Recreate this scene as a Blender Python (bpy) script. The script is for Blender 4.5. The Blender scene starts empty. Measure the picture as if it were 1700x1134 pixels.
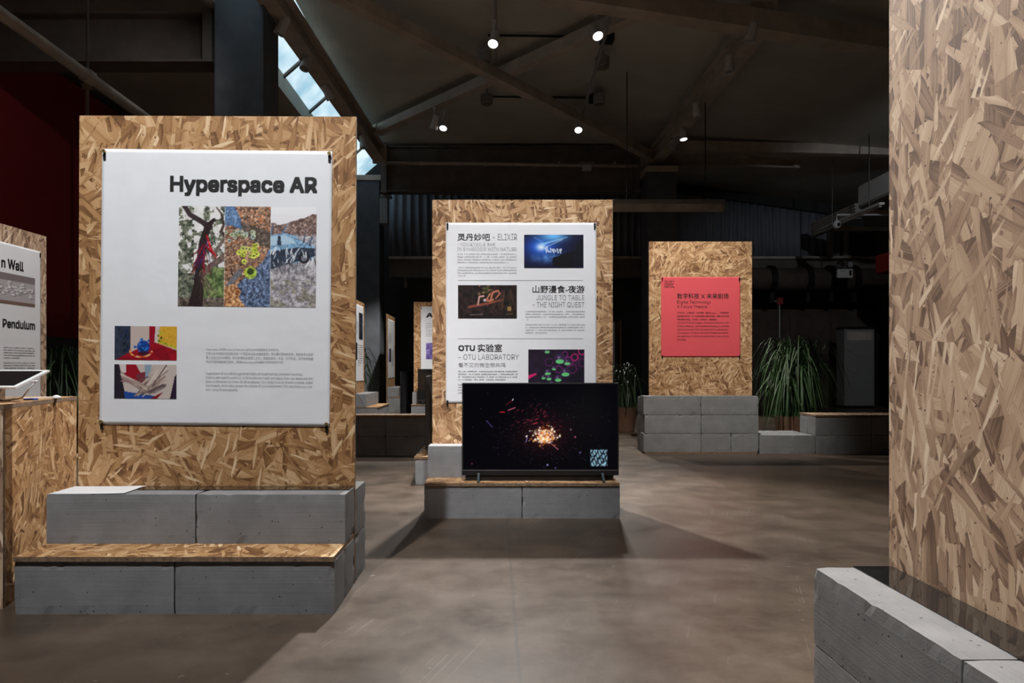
import bpy, bmesh, math, random
import numpy as np
from mathutils import Vector, Matrix, Quaternion

random.seed(7)
rng = np.random.default_rng(11)
SC = bpy.context.scene
COL = SC.collection
PI = math.pi

# ------------------------------------------------------------------ camera
F, CX, CY, CH = 1200.0, 821.0, 611.0, 0.92      # focal (px), principal point, eye height
cam = bpy.data.cameras.new('camera')
cam.sensor_width = 36.0
cam.lens = F / 1700 * 36
cam.shift_x = (850 - CX) / 1700
cam.shift_y = (CY - 567) / 1700
cam.clip_start = 0.05
camo = bpy.data.objects.new('camera', cam)
camo.location = (0, 0, CH)
camo.rotation_euler = (PI / 2, 0, 0)
COL.objects.link(camo)
SC.camera = camo

# ------------------------------------------------------------------ world, exposure
w = bpy.data.worlds.new('world'); SC.world = w; w.use_nodes = True
w.node_tree.nodes['Background'].inputs[0].default_value = (.55, .7, .85, 1)
w.node_tree.nodes['Background'].inputs[1].default_value = 0.35
SC.view_settings.view_transform = 'Standard'
SC.view_settings.look = 'None'
SC.view_settings.exposure = 0.0
SC.view_settings.gamma = 1.0
SC.view_settings.use_curve_mapping = False
SC.cycles.max_bounces = 6
SC.cycles.diffuse_bounces = 3
SC.cycles.glossy_bounces = 3
SC.cycles.sample_clamp_indirect = 4.0

def PX(px, py, z=None, Y=None):
    """photograph pixel -> world point, at a known height or a known distance"""
    if Y is None:
        Y = (z - CH) * F / (CY - py)
    return Vector(((px - CX) * Y / F, Y, CH + (CY - py) * Y / F))

def s2l(c):
    c = c / 255.0
    return c / 12.92 if c <= .04045 else ((c + .055) / 1.055) ** 2.4
def rgb(r, g, b): return (s2l(r), s2l(g), s2l(b), 1)

# ------------------------------------------------------------------ materials
M = {}
class NT:
    def __init__(s, name):
        s.m = bpy.data.materials.new(name); s.m.use_nodes = True
        s.t = s.m.node_tree; s.b = s.t.nodes['Principled BSDF']; M[name] = s.m
    def n(s, typ, **kw):
        nd = s.t.nodes.new(typ)
        for k, v in kw.items():
            if k.startswith('i_'):
                key = k[2:]; key = int(key) if key.isdigit() else key
                s.set(nd.inputs[key], v)
            else: setattr(nd, k, v)
        return nd
    def set(s, sock, v):
        if isinstance(v, bpy.types.NodeSocket): s.t.links.new(v, sock)
        else: sock.default_value = v
    def math(s, op, a, b=0.0, c=0.0, clamp=False):
        nd = s.t.nodes.new('ShaderNodeMath'); nd.operation = op; nd.use_clamp = clamp
        for i, v in enumerate((a, b, c)): s.set(nd.inputs[i], v)
        return nd.outputs[0]
    def vmath(s, op, a, b):
        nd = s.t.nodes.new('ShaderNodeVectorMath'); nd.operation = op
        s.set(nd.inputs[0], a); s.set(nd.inputs[1], b); return nd.outputs[0]
    def ramp(s, fac, stops):
        nd = s.t.nodes.new('ShaderNodeValToRGB'); s.set(nd.inputs[0], fac)
        e = nd.color_ramp.elements
        while len(e) < len(stops): e.new(.5)
        for el, (p, c) in zip(e, stops): el.position = p; el.color = c
        return nd.outputs[0]
    def mix(s, fac, a, b, blend='MIX'):
        nd = s.t.nodes.new('ShaderNodeMix'); nd.data_type = 'RGBA'; nd.blend_type = blend
        s.set(nd.inputs[0], fac); s.set(nd.inputs[6], a); s.set(nd.inputs[7], b)
        return nd.outputs[2]
    def noise(s, vec, scale, detail=3, rough=.55, dim='3D'):
        nd = s.t.nodes.new('ShaderNodeTexNoise'); nd.noise_dimensions = dim
        s.set(nd.inputs['Vector'], vec); nd.inputs['Scale'].default_value = scale
        nd.inputs['Detail'].default_value = detail; nd.inputs['Roughness'].default_value = rough
        return nd.outputs[0]
    def bump(s, h, strength, dist):
        nd = s.t.nodes.new('ShaderNodeBump'); s.set(nd.inputs['Height'], h)
        nd.inputs['Strength'].default_value = strength; nd.inputs['Distance'].default_value = dist
        s.t.links.new(nd.outputs[0], s.b.inputs['Normal'])
    def out(s, **kw):
        for k, v in kw.items(): s.set(s.b.inputs[k.replace('_', ' ')], v)
        return s.m

def plain(name, col, rough=.6, metal=0.0, spec=.5, var=.12, scale=9.0):
    t = NT(name)
    tc = t.n('ShaderNodeTexCoord').outputs['Object']
    nz = t.noise(tc, scale, 4, .6)
    d = tuple(c * (1 - var) for c in col[:3]) + (1,)
    l = tuple(min(1, c * (1 + var)) for c in col[:3]) + (1,)
    c = t.ramp(nz, [(.3, d), (.7, l)])
    r = t.math('MULTIPLY_ADD', nz, .2, rough - .1)
    t.out(Base_Color=c, Roughness=r, Metallic=metal, Specular_IOR_Level=spec)
    return t.m

def osb(name, sat=1.0, val=1.0, size=1.0, bias=None):
    """strand board: overlapping wood flakes lying in every direction"""
    t = NT(name)
    uv = t.n('ShaderNodeTexCoord').outputs['UV']
    rnd = t.n('ShaderNodeObjectInfo').outputs['Random']
    off = t.n('ShaderNodeCombineXYZ', i_0=t.math('MULTIPLY', rnd, 37.0), i_1=t.math('MULTIPLY', rnd, 91.0)).outputs[0]
    uv = t.vmath('ADD', uv, off)
    wob = t.n('ShaderNodeTexNoise', noise_dimensions='2D', i_Scale=22.0, i_Detail=2.0)
    t.set(wob.inputs['Vector'], uv)
    uvw = t.vmath('ADD', uv, t.vmath('MULTIPLY', t.vmath('SUBTRACT', wob.outputs['Color'], (.5, .5, .5)), (.007, .007, 0)))
    r_ = random.Random(len(M) + 3)
    stops = [(0.0, (.15, .066, .024, 1)), (.2, (.31, .155, .062, 1)), (.5, (.46, .26, .115, 1)),
             (.76, (.58, .365, .19, 1)), (1.0, (.76, .565, .35, 1))]
    col = None; hgt = None
    turn = []                       # patches in which the flakes turn their own way
    for k, sc_ in enumerate((5.5, 6.7, 4.6)):
        vo = t.n('ShaderNodeTexVoronoi', voronoi_dimensions='2D', i_Scale=sc_ / size); t.set(vo.inputs['Vector'], t.vmath('ADD', uvw, (k * 3.7, k * 1.9, 0)))
        sp = t.n('ShaderNodeSeparateColor'); t.set(sp.inputs[0], vo.outputs['Color']); turn += list(sp.outputs)
    spec = [(.15, .030, 0), (.17, .036, 0), (.19, .034, .55), (.15, .026, .55), (.20, .036, .58),
            (.17, .030, .62), (.13, .018, .70), (.08, .010, .82)]
    angs = [.4, 2.0, 1.2, 2.65, .1, 1.75, .75, 2.3]
    if bias is not None: angs = [bias + (a - PI / 2) * .62 for a in angs]
    for i, (L, W, th) in enumerate(spec):
        rot = t.n('ShaderNodeVectorRotate', rotation_type='Z_AXIS', i_Angle=t.math('MULTIPLY_ADD', turn[i], 2.6 if bias is None else 1.1, angs[i] - (1.3 if bias is None else .55)))
        t.set(rot.inputs['Vector'], uvw)
        st = t.vmath('MULTIPLY', rot.outputs[0], (1 / (L * size), 1 / (W * size), 1))
        st = t.vmath('ADD', st, (i * 17.3, i * 5.1, 0))
        vo = t.n('ShaderNodeTexVoronoi', voronoi_dimensions='2D', feature='F1', i_Scale=1.0, i_Randomness=1.0)
        t.set(vo.inputs['Vector'], st)
        sp = t.n('ShaderNodeSeparateColor'); t.set(sp.inputs[0], vo.outputs['Color'])
        gr = t.noise(t.vmath('MULTIPLY', st, (.5, 9.0, 1)), 1.0, 3, .65, '2D')
        v = t.math('ADD', t.math('MULTIPLY_ADD', sp.outputs[1], .82, -.02), t.math('MULTIPLY_ADD', gr, .70, -.28))
        v = t.math('SUBTRACT', v, t.math('MULTIPLY', t.math('POWER', vo.outputs['Distance'], 3.0), .55))  # flake rims darkened: shade between overlapping flakes put into the colour
        if i == 7: v = t.math('ADD', v, .18)
        c = t.ramp(v, stops)
        h = t.math('ADD', t.math('MULTIPLY_ADD', sp.outputs[2], .9, i * .06), t.math('MULTIPLY', gr, .12))
        if col is None: col, hgt = c, h
        else:
            mk = t.math('GREATER_THAN', sp.outputs[0], th) if th else t.math('GREATER_THAN', sp.outputs[0], .35)
            col = t.mix(mk, col, c)
            nd = t.t.nodes.new('ShaderNodeMix'); nd.data_type = 'FLOAT'
            t.set(nd.inputs[0], mk); t.set(nd.inputs[2], hgt); t.set(nd.inputs[3], h); hgt = nd.outputs[0]
    # knots, gaps and resin specks
    sp = t.noise(uv, 60.0, 3, .6, '2D')
    col = t.mix(t.math('GREATER_THAN', sp, .715), col, (.10, .042, .016, 1))
    hs = t.n('ShaderNodeHueSaturation', i_Saturation=sat, i_Value=val); t.set(hs.inputs['Color'], col)
    t.bump(hgt, .7, .003)
    t.out(Base_Color=hs.outputs[0], Roughness=.62, Specular_IOR_Level=.35)
    return t.m

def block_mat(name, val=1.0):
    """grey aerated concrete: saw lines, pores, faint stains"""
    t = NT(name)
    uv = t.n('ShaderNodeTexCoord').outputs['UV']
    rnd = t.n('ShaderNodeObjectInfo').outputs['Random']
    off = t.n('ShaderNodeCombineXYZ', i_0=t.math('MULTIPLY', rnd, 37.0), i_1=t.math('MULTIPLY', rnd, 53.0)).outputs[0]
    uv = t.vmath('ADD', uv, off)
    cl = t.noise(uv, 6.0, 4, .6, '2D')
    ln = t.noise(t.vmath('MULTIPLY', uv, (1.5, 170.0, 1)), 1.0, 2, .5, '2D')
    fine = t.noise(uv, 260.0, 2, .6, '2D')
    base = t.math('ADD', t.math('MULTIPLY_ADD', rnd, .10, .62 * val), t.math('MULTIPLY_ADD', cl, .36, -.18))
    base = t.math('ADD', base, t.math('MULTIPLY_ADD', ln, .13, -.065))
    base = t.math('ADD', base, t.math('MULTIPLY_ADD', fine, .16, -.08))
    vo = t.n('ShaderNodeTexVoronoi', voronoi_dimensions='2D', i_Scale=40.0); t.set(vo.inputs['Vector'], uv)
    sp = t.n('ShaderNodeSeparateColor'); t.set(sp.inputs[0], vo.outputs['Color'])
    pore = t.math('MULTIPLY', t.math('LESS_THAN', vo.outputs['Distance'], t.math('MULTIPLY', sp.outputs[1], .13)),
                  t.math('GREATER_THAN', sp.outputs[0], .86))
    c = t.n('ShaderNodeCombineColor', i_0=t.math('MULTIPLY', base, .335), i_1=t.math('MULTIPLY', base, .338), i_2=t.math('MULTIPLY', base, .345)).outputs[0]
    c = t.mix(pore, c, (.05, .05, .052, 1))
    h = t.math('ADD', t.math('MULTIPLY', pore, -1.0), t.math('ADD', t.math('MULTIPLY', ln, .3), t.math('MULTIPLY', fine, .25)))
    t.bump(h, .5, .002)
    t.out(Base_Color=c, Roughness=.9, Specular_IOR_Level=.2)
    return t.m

def floor_mat():
    t = NT('floor')
    p = t.n('ShaderNodeTexCoord').outputs['Object']
    big = t.noise(p, .55, 5, .6); mid = t.noise(p, 3.2, 6, .65); fine = t.noise(p, 42.0, 4, .6)
    sm = t.noise(t.vmath('MULTIPLY', p, (2.0, 14.0, 1)), 1.2, 4, .65)
    v = t.math('ADD', t.math('MULTIPLY', big, .45), t.math('ADD', t.math('MULTIPLY', mid, .4), t.math('MULTIPLY', fine, .12)))
    c = t.ramp(v, [(.36, (.042, .030, .022, 1)), (.48, (.090, .064, .045, 1)), (.62, (.142, .104, .075, 1))])
    c = t.mix(t.math('MULTIPLY', t.math('SUBTRACT', sm, .45, clamp=True), .9), c, (.065, .053, .044, 1))
    # scratches: thin stretched streaks at several angles
    for i, a in enumerate((.5, 1.9, 2.6)):
        rot = t.n('ShaderNodeVectorRotate', rotation_type='Z_AXIS', i_Angle=a); t.set(rot.inputs['Vector'], p)
        ws = t.vmath('ADD', rot.outputs[0], t.vmath('MULTIPLY', t.n('ShaderNodeTexNoise', i_Scale=1.3).outputs['Color'], (0, .1, 0)))
        st = t.noise(t.vmath('MULTIPLY', ws, (1.1, 120.0, 1)), 1.0, 1, .4)
        gate = t.math('GREATER_THAN', t.noise(p, 2.2 + i, 1), .56)
        m = t.math('MULTIPLY', t.math('GREATER_THAN', st, .70), gate)
        c = t.mix(t.math('MULTIPLY', m, .35), c, (.05, .042, .036, 1) if i != 1 else (.24, .22, .2, 1))
    # plaster spots
    pl = t.math('MULTIPLY', t.math('GREATER_THAN', t.noise(p, 21.0, 3, .6), .70), t.math('GREATER_THAN', t.noise(p, 1.6, 2), .55))
    c = t.mix(t.math('MULTIPLY', pl, .45), c, (.33, .31, .29, 1))
    # sawn joints between the concrete bays
    sx = t.n('ShaderNodeSeparateXYZ'); t.set(sx.inputs[0], p)
    wv = t.math('MULTIPLY_ADD', t.noise(p, 9.0, 2), .016, -.008)
    for ax, pos, wd in ((1, 4.10, .010), (0, .075, .006), (1, 10.1, .012), (0, -4.1, .014), (0, 4.3, .012)):
        d = t.math('ABSOLUTE', t.math('ADD', t.math('SUBTRACT', sx.outputs[ax], pos), wv))
        m = t.math('MULTIPLY', t.math('LESS_THAN', d, wd), t.math('MULTIPLY_ADD', mid, .9, .05))
        c = t.mix(m, c, (.055, .047, .04, 1))
    rr = t.math('MULTIPLY_ADD', mid, .35, .22)
    h = t.math('ADD', t.math('MULTIPLY', fine, .4), mid)
    t.bump(h, .12, .004)
    t.out(Base_Color=c, Roughness=rr, Specular_IOR_Level=.45)
    return t.m

def attr_mat(name, emit=0.0):
    t = NT(name)
    a = t.n('ShaderNodeVertexColor', layer_name='print').outputs[0]
    if emit:
        t.out(Base_Color=(.001, .001, .001, 1), Roughness=.15, Specular_IOR_Level=.1, Emission_Color=a, Emission_Strength=emit)
    else:
        t.out(Base_Color=a, Roughness=.5, Specular_IOR_Level=.3)
    return t.m

def emit_mat(name, col, s):
    t = NT(name); t.out(Base_Color=(.8, .8, .8, 1), Emission_Color=col, Emission_Strength=s, Roughness=.3); return t.m

def cloth_mat(name, col):
    t = NT(name)
    p = t.n('ShaderNodeTexCoord').outputs['Object']
    nz = t.noise(p, 5.0, 3); wv = t.noise(p, 300.0, 2)
    c = t.ramp(nz, [(.3, tuple(x * .96 for x in col[:3]) + (1,)), (.7, col)])
    t.bump(t.math('ADD', t.math('MULTIPLY', nz, 6.0), t.math('MULTIPLY', wv, .15)), .2, .004)
    t.out(Base_Color=c, Roughness=.55, Specular_IOR_Level=.3); return t.m

osb('osb_warm', 1.02, .98, 1.1); osb('osb_pale', .95, 1.05, 1.0); osb('osb_grey', .72, 1.18, 1.15, PI / 2)
plain('osb_edge', (.20, .13, .08, 1), .9, var=.45, scale=60)
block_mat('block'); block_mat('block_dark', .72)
floor_mat()
plain('ceiling', (.56, .555, .50, 1), .85, var=.14, scale=.8)
plain('beam', (.52, .46, .40, 1), .75, var=.22, scale=3)
plain('beam_dark', (.16, .14, .125, 1), .8, var=.2, scale=3)
plain('column', (.12, .13, .15, 1), .7, var=.18, scale=4)
plain('wall_dark', (.06, .06, .063, 1), .9, var=.3, scale=1.5)
plain('wall_brown', (.10, .075, .062, 1), .85, var=.35, scale=2)
plain('red_wall', (.27, .013, .019, 1), .85, var=.1, scale=1.2)
plain('curtain', (.20, .215, .26, 1), .8, var=.15, scale=3)
plain('white_paint', (.62, .62, .62, 1), .45, var=.04)
plain('grey_paint', (.30, .30, .30, 1), .5, var=.06)
plain('white_paper', (.80, .81, .82, 1), .6, var=.02)
plain('black_plastic', (.012, .012, .013, 1), .35, var=.1)
plain('black_gloss', (.012, .012, .012, 1), .04, var=.0, spec=.7)
plain('black_metal', (.03, .03, .032, 1), .4, .6)
plain('dark_steel', (.10, .13, .14, 1), .35, .8)
plain('steel', (.45, .45, .44, 1), .4, .85)
plain('brass', (.55, .40, .16, 1), .35, .9)
plain('ink_black', (.012, .011, .012, 1), .55, var=.0)
plain('ink_grey', (.22, .22, .225, 1), .55, var=.0)
plain('ink_pale', (.36, .36, .37, 1), .55, var=.0)
plain('pot_brown', (.12, .06, .035, 1), .8, var=.25)
plain('leaf', (.032, .074, .02, 1), .5, var=.45, scale=14)
plain('leaf_dark', (.03, .06, .025, 1), .42, var=.4, scale=14)
plain('red_paint', (.40, .03, .025, 1), .45, var=.1)
plain('blue_paint', (.03, .06, .14, 1), .6, var=.2)
plain('blue_tape', (.02, .10, .6, 1), .5, var=.1)
plain('glass_lens', (.7, .72, .75, 1), .12, .6)
cloth_mat('poster_white', (.80, .81, .835, 1)); cloth_mat('poster_red', (.73, .095, .115, 1))
attr_mat('print'); attr_mat('screen', 1.0)
emit_mat('lamp_lit', (1, .97, .92, 1), 5.0)
def sky_mat():
    t = NT('skylight_glass')
    p = t.n('ShaderNodeTexCoord').outputs['Object']
    nz = t.noise(p, .9, 3, .6)
    c = t.ramp(nz, [(.34, (.24, .46, .60, 1)), (.66, (.80, .94, 1, 1))])
    t.out(Base_Color=(.5, .6, .65, 1), Roughness=.4, Emission_Color=c, Emission_Strength=1.1)
sky_mat()

# ------------------------------------------------------------------ mesh helpers
class MB:
    def __init__(s): s.v = []; s.f = []; s.mi = []
    def add(s, vs, fs, mi=0):
        o = len(s.v); s.v += [tuple(v) for v in vs]; s.f += [tuple(i + o for i in f) for f in fs]
        s.mi += list(mi) if isinstance(mi, (list, tuple)) else [mi] * len(fs)
        return s
    def box(s, x0, x1, y0, y1, z0, z1, b=0.0, mi=0, edge=None):
        """box with (optionally) chamfered edges; edge = material index of the faces round the rim of a sheet"""
        if b <= 0:
            vs = [(x, y, z) for x in (x0, x1) for y in (y0, y1) for z in (z0, z1)]
            fs = [(0, 1, 3, 2), (4, 6, 7, 5), (0, 4, 5, 1), (2, 3, 7, 6), (0, 2, 6, 4), (1, 5, 7, 3)]
            m = [mi] * 6
            if edge is not None:
                d = (x1 - x0, y1 - y0, z1 - z0); k = d.index(min(d))
                m = [mi if i // 2 == k else edge for i in range(6)]
            return s.add(vs, fs, m)
        bm = bmesh.new(); bmesh.ops.create_cube(bm, size=1)
        for v in bm.verts: v.co = ((x0 + x1) / 2 + v.co.x * (x1 - x0), (y0 + y1) / 2 + v.co.y * (y1 - y0), (z0 + z1) / 2 + v.co.z * (z1 - z0))
        bmesh.ops.bevel(bm, geom=bm.edges[:], offset=b, segments=2, affect='EDGES', profile=.6)
        s.bm(bm, mi); bm.free(); return s
    def bm(s, bm, mi=0):
        bm.verts.index_update()
        return s.add([v.co for v in bm.verts], [[v.index for v in f.verts] for f in bm.faces], mi)
    def tube(s, pts, r, seg=8, cap=True, mi=0):
        pts = [Vector(p) for p in pts]; n = len(pts)
        rr = r if isinstance(r, (list, tuple)) else [r] * n
        vs = []; fs = []; up = None
        for i, p in enumerate(pts):
            d = (pts[min(i + 1, n - 1)] - pts[max(i - 1, 0)]).normalized()
            if up is None:
                up = d.orthogonal().normalized()
            up = (up - d * up.dot(d)); up = up.normalized() if up.length > 1e-6 else d.orthogonal().normalized()
            q = d.cross(up)
            for k in range(seg):
                a = 2 * PI * k / seg
                vs.append(p + (up * math.cos(a) + q * math.sin(a)) * rr[i])
        for i in range(n - 1):
            for k in range(seg):
                fs.append((i * seg + k, i * seg + (k + 1) % seg, (i + 1) * seg + (k + 1) % seg, (i + 1) * seg + k))
        if cap: fs += [tuple(range(seg))[::-1], tuple(range((n - 1) * seg, n * seg))]
        return s.add(vs, fs, mi)
    def bar(s, a, b, wd, ht, up=(0, 0, 1)):
        """rectangular bar from a to b"""
        a = Vector(a); b = Vector(b); d = (b - a).normalized(); up = Vector(up)
        q = d.cross(up).normalized(); u = q.cross(d).normalized()
        vs = [p + q * sx * wd / 2 + u * sz * ht / 2 for p in (a, b) for sx, sz in ((-1, -1), (1, -1), (1, 1), (-1, 1))]
        return s.add(vs, [(0, 1, 2, 3)[::-1], (4, 5, 6, 7), (0, 1, 5, 4), (1, 2, 6, 5), (2, 3, 7, 6), (3, 0, 4, 7)])
    def ibeam(s, a, b, wd, ht, t=.03):
        a = Vector(a); b = Vector(b)
        up = Vector((0, 0, ht / 2 - t / 2))
        s.bar(a + up, b + up, wd, t); s.bar(a - up, b - up, wd, t); s.bar(a, b, t, ht - 2 * t)
        return s
    def build(s, name, mats, parent=None, loc=None, smooth=False, uv=True):
        me = bpy.data.meshes.new(name); me.from_pydata(s.v, [], s.f)
        for m in (mats if isinstance(mats, (list, tuple)) else [mats]): me.materials.append(M[m])
        me.polygons.foreach_set('material_index', s.mi)
        me.validate(); fix_normals(me)
        if uv: box_uv(me)
        if smooth: me.polygons.foreach_set('use_smooth', [True] * len(me.polygons))
        return link(name, me, parent, loc)

def fix_normals(me):
    bm = bmesh.new(); bm.from_mesh(me); bmesh.ops.recalc_face_normals(bm, faces=bm.faces[:]); bm.to_mesh(me); bm.free()

def box_uv(me):
    ul = me.uv_layers.new(name='uv')
    n = len(me.loops); co = np.empty(len(me.vertices) * 3); me.vertices.foreach_get('co', co); co = co.reshape(-1, 3)
    vi = np.empty(n, int); me.loops.foreach_get('vertex_index', vi)
    pn = np.empty(len(me.polygons) * 3); me.polygons.foreach_get('normal', pn); pn = np.abs(pn.reshape(-1, 3))
    lt = np.empty(len(me.polygons), int); me.polygons.foreach_get('loop_total', lt)
    ax = np.repeat(pn.argmax(1), lt); c = co[vi]
    u = np.where(ax == 0, c[:, 1], c[:, 0]); v = np.where(ax == 2, c[:, 1], c[:, 2])
    ul.data.foreach_set('uv', np.stack([u, v], 1).ravel())

def link(name, me, parent=None, loc=None):
    o = bpy.data.objects.new(name, me); COL.objects.link(o)
    if parent is not None: o.parent = parent
    if loc is not None: o.location = loc
    return o
def empty(name, loc=(0, 0, 0), rz=0.0):
    o = bpy.data.objects.new(name, None); o.empty_display_size = .1
    o.location = loc; o.rotation_euler = (0, 0, rz); COL.objects.link(o); return o
def tag(o, label, cat, group=None):
    o['label'] = label; o['category'] = cat
    if group: o['group'] = group
    return o
def struct(o, label=None, cat=None):
    o['kind'] = 'structure'
    if label: o['label'] = label
    if cat: o['category'] = cat
    return o
def thing(name, label, cat, loc=(0, 0, 0), rz=0.0, group=None): return tag(empty(name, loc, rz), label, cat, group)

# ------------------------------------------------------------------ room shell
XL, XR, YB, YF = -9.5, 9.5, 18.6, -3.0
struct(MB().box(XL, XR, YF, YB, -.12, 0).build('floor', 'floor'), 'worn brown polished concrete floor', 'floor')
ce = MB()
ce.box(-2.55, 3.45, YF, YB, 5.85, 5.97)                       # middle bay
ce.box(XL, -3.52, YF, YB, 5.62, 5.74)                         # low left bay
ce.add([(3.45, YF, 5.85), (XR, YF, 5.02), (XR, YB, 5.02), (3.45, YB, 5.85), (3.45, YF, 5.97), (XR, YF, 5.14), (XR, YB, 5.14), (3.45, YB, 5.97)],
       [(0, 1, 2, 3), (4, 7, 6, 5), (0, 4, 5, 1), (1, 5, 6, 2), (2, 6, 7, 3), (3, 7, 4, 0)])
ce.box(-3.52, -3.40, YF, YB, 5.36, 5.74)                      # fascia under the glazing
ce.box(-2.67, -2.55, YF, YB, 5.85, 6.45)
ce.box(-3.52, -2.55, YF, 1.9, 5.9, 6.0)
struct(ce.build('ceiling', 'ceiling'), 'dark plastered ceiling in sloping bays', 'ceiling')
for nm, a in (('wall_left', (XL - .15, XL, YF, YB, 0, 6.6)), ('wall_right', (XR, XR + .15, YF, YB, 0, 6.6)),
              ('wall_back', (XL - .15, XR + .15, YB, YB + .15, 0, 6.6)), ('wall_front', (XL - .15, XR + .15, YF - .15, YF, 0, 6.6))):
    struct(MB().box(*a).build(nm, 'wall_brown' if nm == 'wall_right' else 'wall_dark'), 'dark unlit hall wall, ' + nm.split('_')[1] + ' side', 'wall')

# slanted roof glazing along the left bay: each pane and each bar its own part
sk = empty('window_1', (-3.0, 10.0, 5.6)); struct(sk, 'bright slanted strip of roof glazing', 'window')
PA, PB = Vector((-3.48, 0, 5.58)), Vector((-2.66, 0, 6.30))
nrm = (PB - PA).cross(Vector((0, 1, 0))).normalized()
ys = [1.95 + 1.62 * k for k in range(11)]
for k, (y0, y1) in enumerate(zip(ys, ys[1:])):
    y1 = min(y1, YB)
    c = Vector((-3.0, 10, 5.6))
    vs = [Vector((p.x, y, p.z)) + nrm * h - c for h in (0, .012) for p, y in ((PA, y0), (PA, y1), (PB, y1), (PB, y0))]
    MB().add(vs, [(0, 1, 2, 3), (4, 7, 6, 5), (0, 4, 5, 1), (1, 5, 6, 2), (2, 6, 7, 3), (3, 7, 4, 0)]).build('pane', 'skylight_glass', sk)
    MB().bar(Vector((PA.x, y0, PA.z)) - c - nrm * 0.0, Vector((PB.x, y0, PB.z)) - c, .07, .07, up=nrm).build('glazing_bar', 'beam_dark', sk)

# columns
def column(loc, wx, wy, h, label, cap=True):
    t = thing('concrete_column', label, 'column', loc, 0, 'columns carrying the roof')
    MB().box(-wx / 2, wx / 2, -wy / 2, wy / 2, 0, h, b=.02).build('shaft', 'column', t)
    MB().box(-wx / 2 - .03, wx / 2 + .03, -wy / 2 - .03, wy / 2 + .03, h, h + .12, b=.01).build('capital', 'beam', t)
    return t
column((-3.10, 9.07, 0), .60, .62, 5.44, 'dark grey square column rising behind the largest poster panel')
column((-2.86, 16.25, 0), .66, .66, 5.05, 'dark blue-grey column in the gap between the two white posters')
c3 = column((3.52, 15.5, 0), .62, .6, 5.05, 'scuffed steel-grey column standing behind the red sign')

# roof steel
def beam(name, a, b, wd, ht, label, kind='i', mat='beam', group='roof beams and braces'):
    a = Vector(a); b = Vector(b); m = MB()
    mid = (a + b) / 2
    if kind == 'i': m.ibeam(a - mid, b - mid, wd, ht)
    else: m.bar(a - mid, b - mid, wd, ht)
    t = thing(name, label, 'beam', mid, 0, group)
    m.build('girder', mat, t)
    for e in (a, b):
        d = (b - a).normalized() * .12 * (1 if e is a else -1)
        MB().bar(e - mid + d * .2, e - mid + d * 1.2, wd * 1.25, ht * 1.06).build('end_plate', mat, t)
    return t
ZB = 5.50
nl_n, nl_f = Vector((-2.80, 8.9, ZB)), Vector((-2.45, 15.1, ZB))
beam('roof_beam', (-3.0, 2.2, ZB), (-2.46, 15.6, ZB), .24, .34, 'long steel roof beam running beside the bright roof glazing')
beam('roof_beam', (3.50, 9.3, ZB), (3.50, 15.6, ZB), .24, .34, 'long steel roof beam ending on the column behind the red sign')
X0 = PX(845, 130, z=ZB)
def brace(p, q, dz, label):
    p = Vector(p); q = Vector(q)
    return beam('roof_brace', (p.x, p.y, ZB + dz), (q.x, q.y, ZB + dz), .17, .16, label, kind='bar')
pa, pb = PX(590, 0, z=ZB), PX(1088, 260, z=ZB)
pa = pa + (pa - pb) * .12
brace(pa, pb, -.04, 'crossed roof brace falling from upper left to the red sign\'s column')
pc, pd = PX(1140, 0, z=ZB), PX(625, 228, z=ZB)
pc = pc + (pc - pd) * .1
brace(pc, pd, .13, 'crossed roof brace falling from upper right to the glazing end')
beam('cross_beam', (.6, 8.85, 5.55), (9.3, 10.55, 5.10), .26, .26, 'pale beam crossing the top right corner of the ceiling', kind='bar')
beam('cross_beam', (3.7, 15.1, 5.55), (9.3, 14.1, 5.12), .2, .2, 'thin roof beam running right from the column behind the red sign', kind='bar')
beam('cross_beam', (3.2, 15.75, 5.44), (6.6, 15.75, 5.38), .25, .26, 'short level steel beam on top of the column behind the red sign')
beam('cross_beam', (-2.5, 15.95, 5.28), (3.2, 15.95, 5.28), .30, 1.0, 'deep dark girder across the hall above the curtain', mat='beam_dark')
beam('cross_beam', (-9.2, 9.1, 5.02), (-3.45, 9.1, 5.02), .34, .62, 'reddish girder meeting the dark column behind the largest poster', mat='beam_dark')
# pipes
t = thing('ceiling_pipe', 'thick white pipe sloping down over the red wall', 'pipe', (-4.0, 7.0, 3.79), 0)
MB().tube([(0, -6.5, 0), (0, 1.6, 0)], .055, 12).build('tube', 'beam', t, smooth=True)
for y in (-4.0, .05):
    MB().tube([(0, y, 0), (0, y + .12, 0)], .07, 12).build('collar', 'beam', t)
    MB().box(-.007, .007, y + .04, y + .07, .05, 1.83).build('hanger', 'beam_dark', t)
t = thing('ceiling_pipe', 'thin pale conduit along the girder above the middle poster', 'pipe', (0, 15.6, 5.28), 0)
MB().tube([(-2.35, 0, .06), (-.5, 0, .05), (1.2, 0, .02), (3.1, 0, .0)], .035, 8).build('tube', 'beam', t, smooth=True)
for x in (-1.6, -.2, 1.4, 2.6): MB().box(x - .02, x + .02, 0, .2, .05, .1).build('clip', 'beam', t)
t = thing('ceiling_conduit', 'black conduit crossing the ceiling above the brace crossing', 'pipe', (0, 10.6, 5.8))
MB().tube([(-.1, 0, 0), (1.6, 0.05, 0)], .018, 6).build('tube', 'black_metal', t)
MB().box(1.55, 1.75, -.06, .12, -.09, .03, b=.01).build('junction_box', 'black_metal', t)
t = thing('ceiling_conduit', 'black conduit crossing the ceiling below the brace crossing', 'pipe', (0, 13.0, 5.8))
MB().tube([(-.05, 0, 0), (1.75, 0.05, 0)], .018, 6).build('tube', 'black_metal', t)
MB().box(1.7, 1.88, -.06, .12, -.09, .03, b=.01).build('junction_box', 'black_metal', t)

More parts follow.
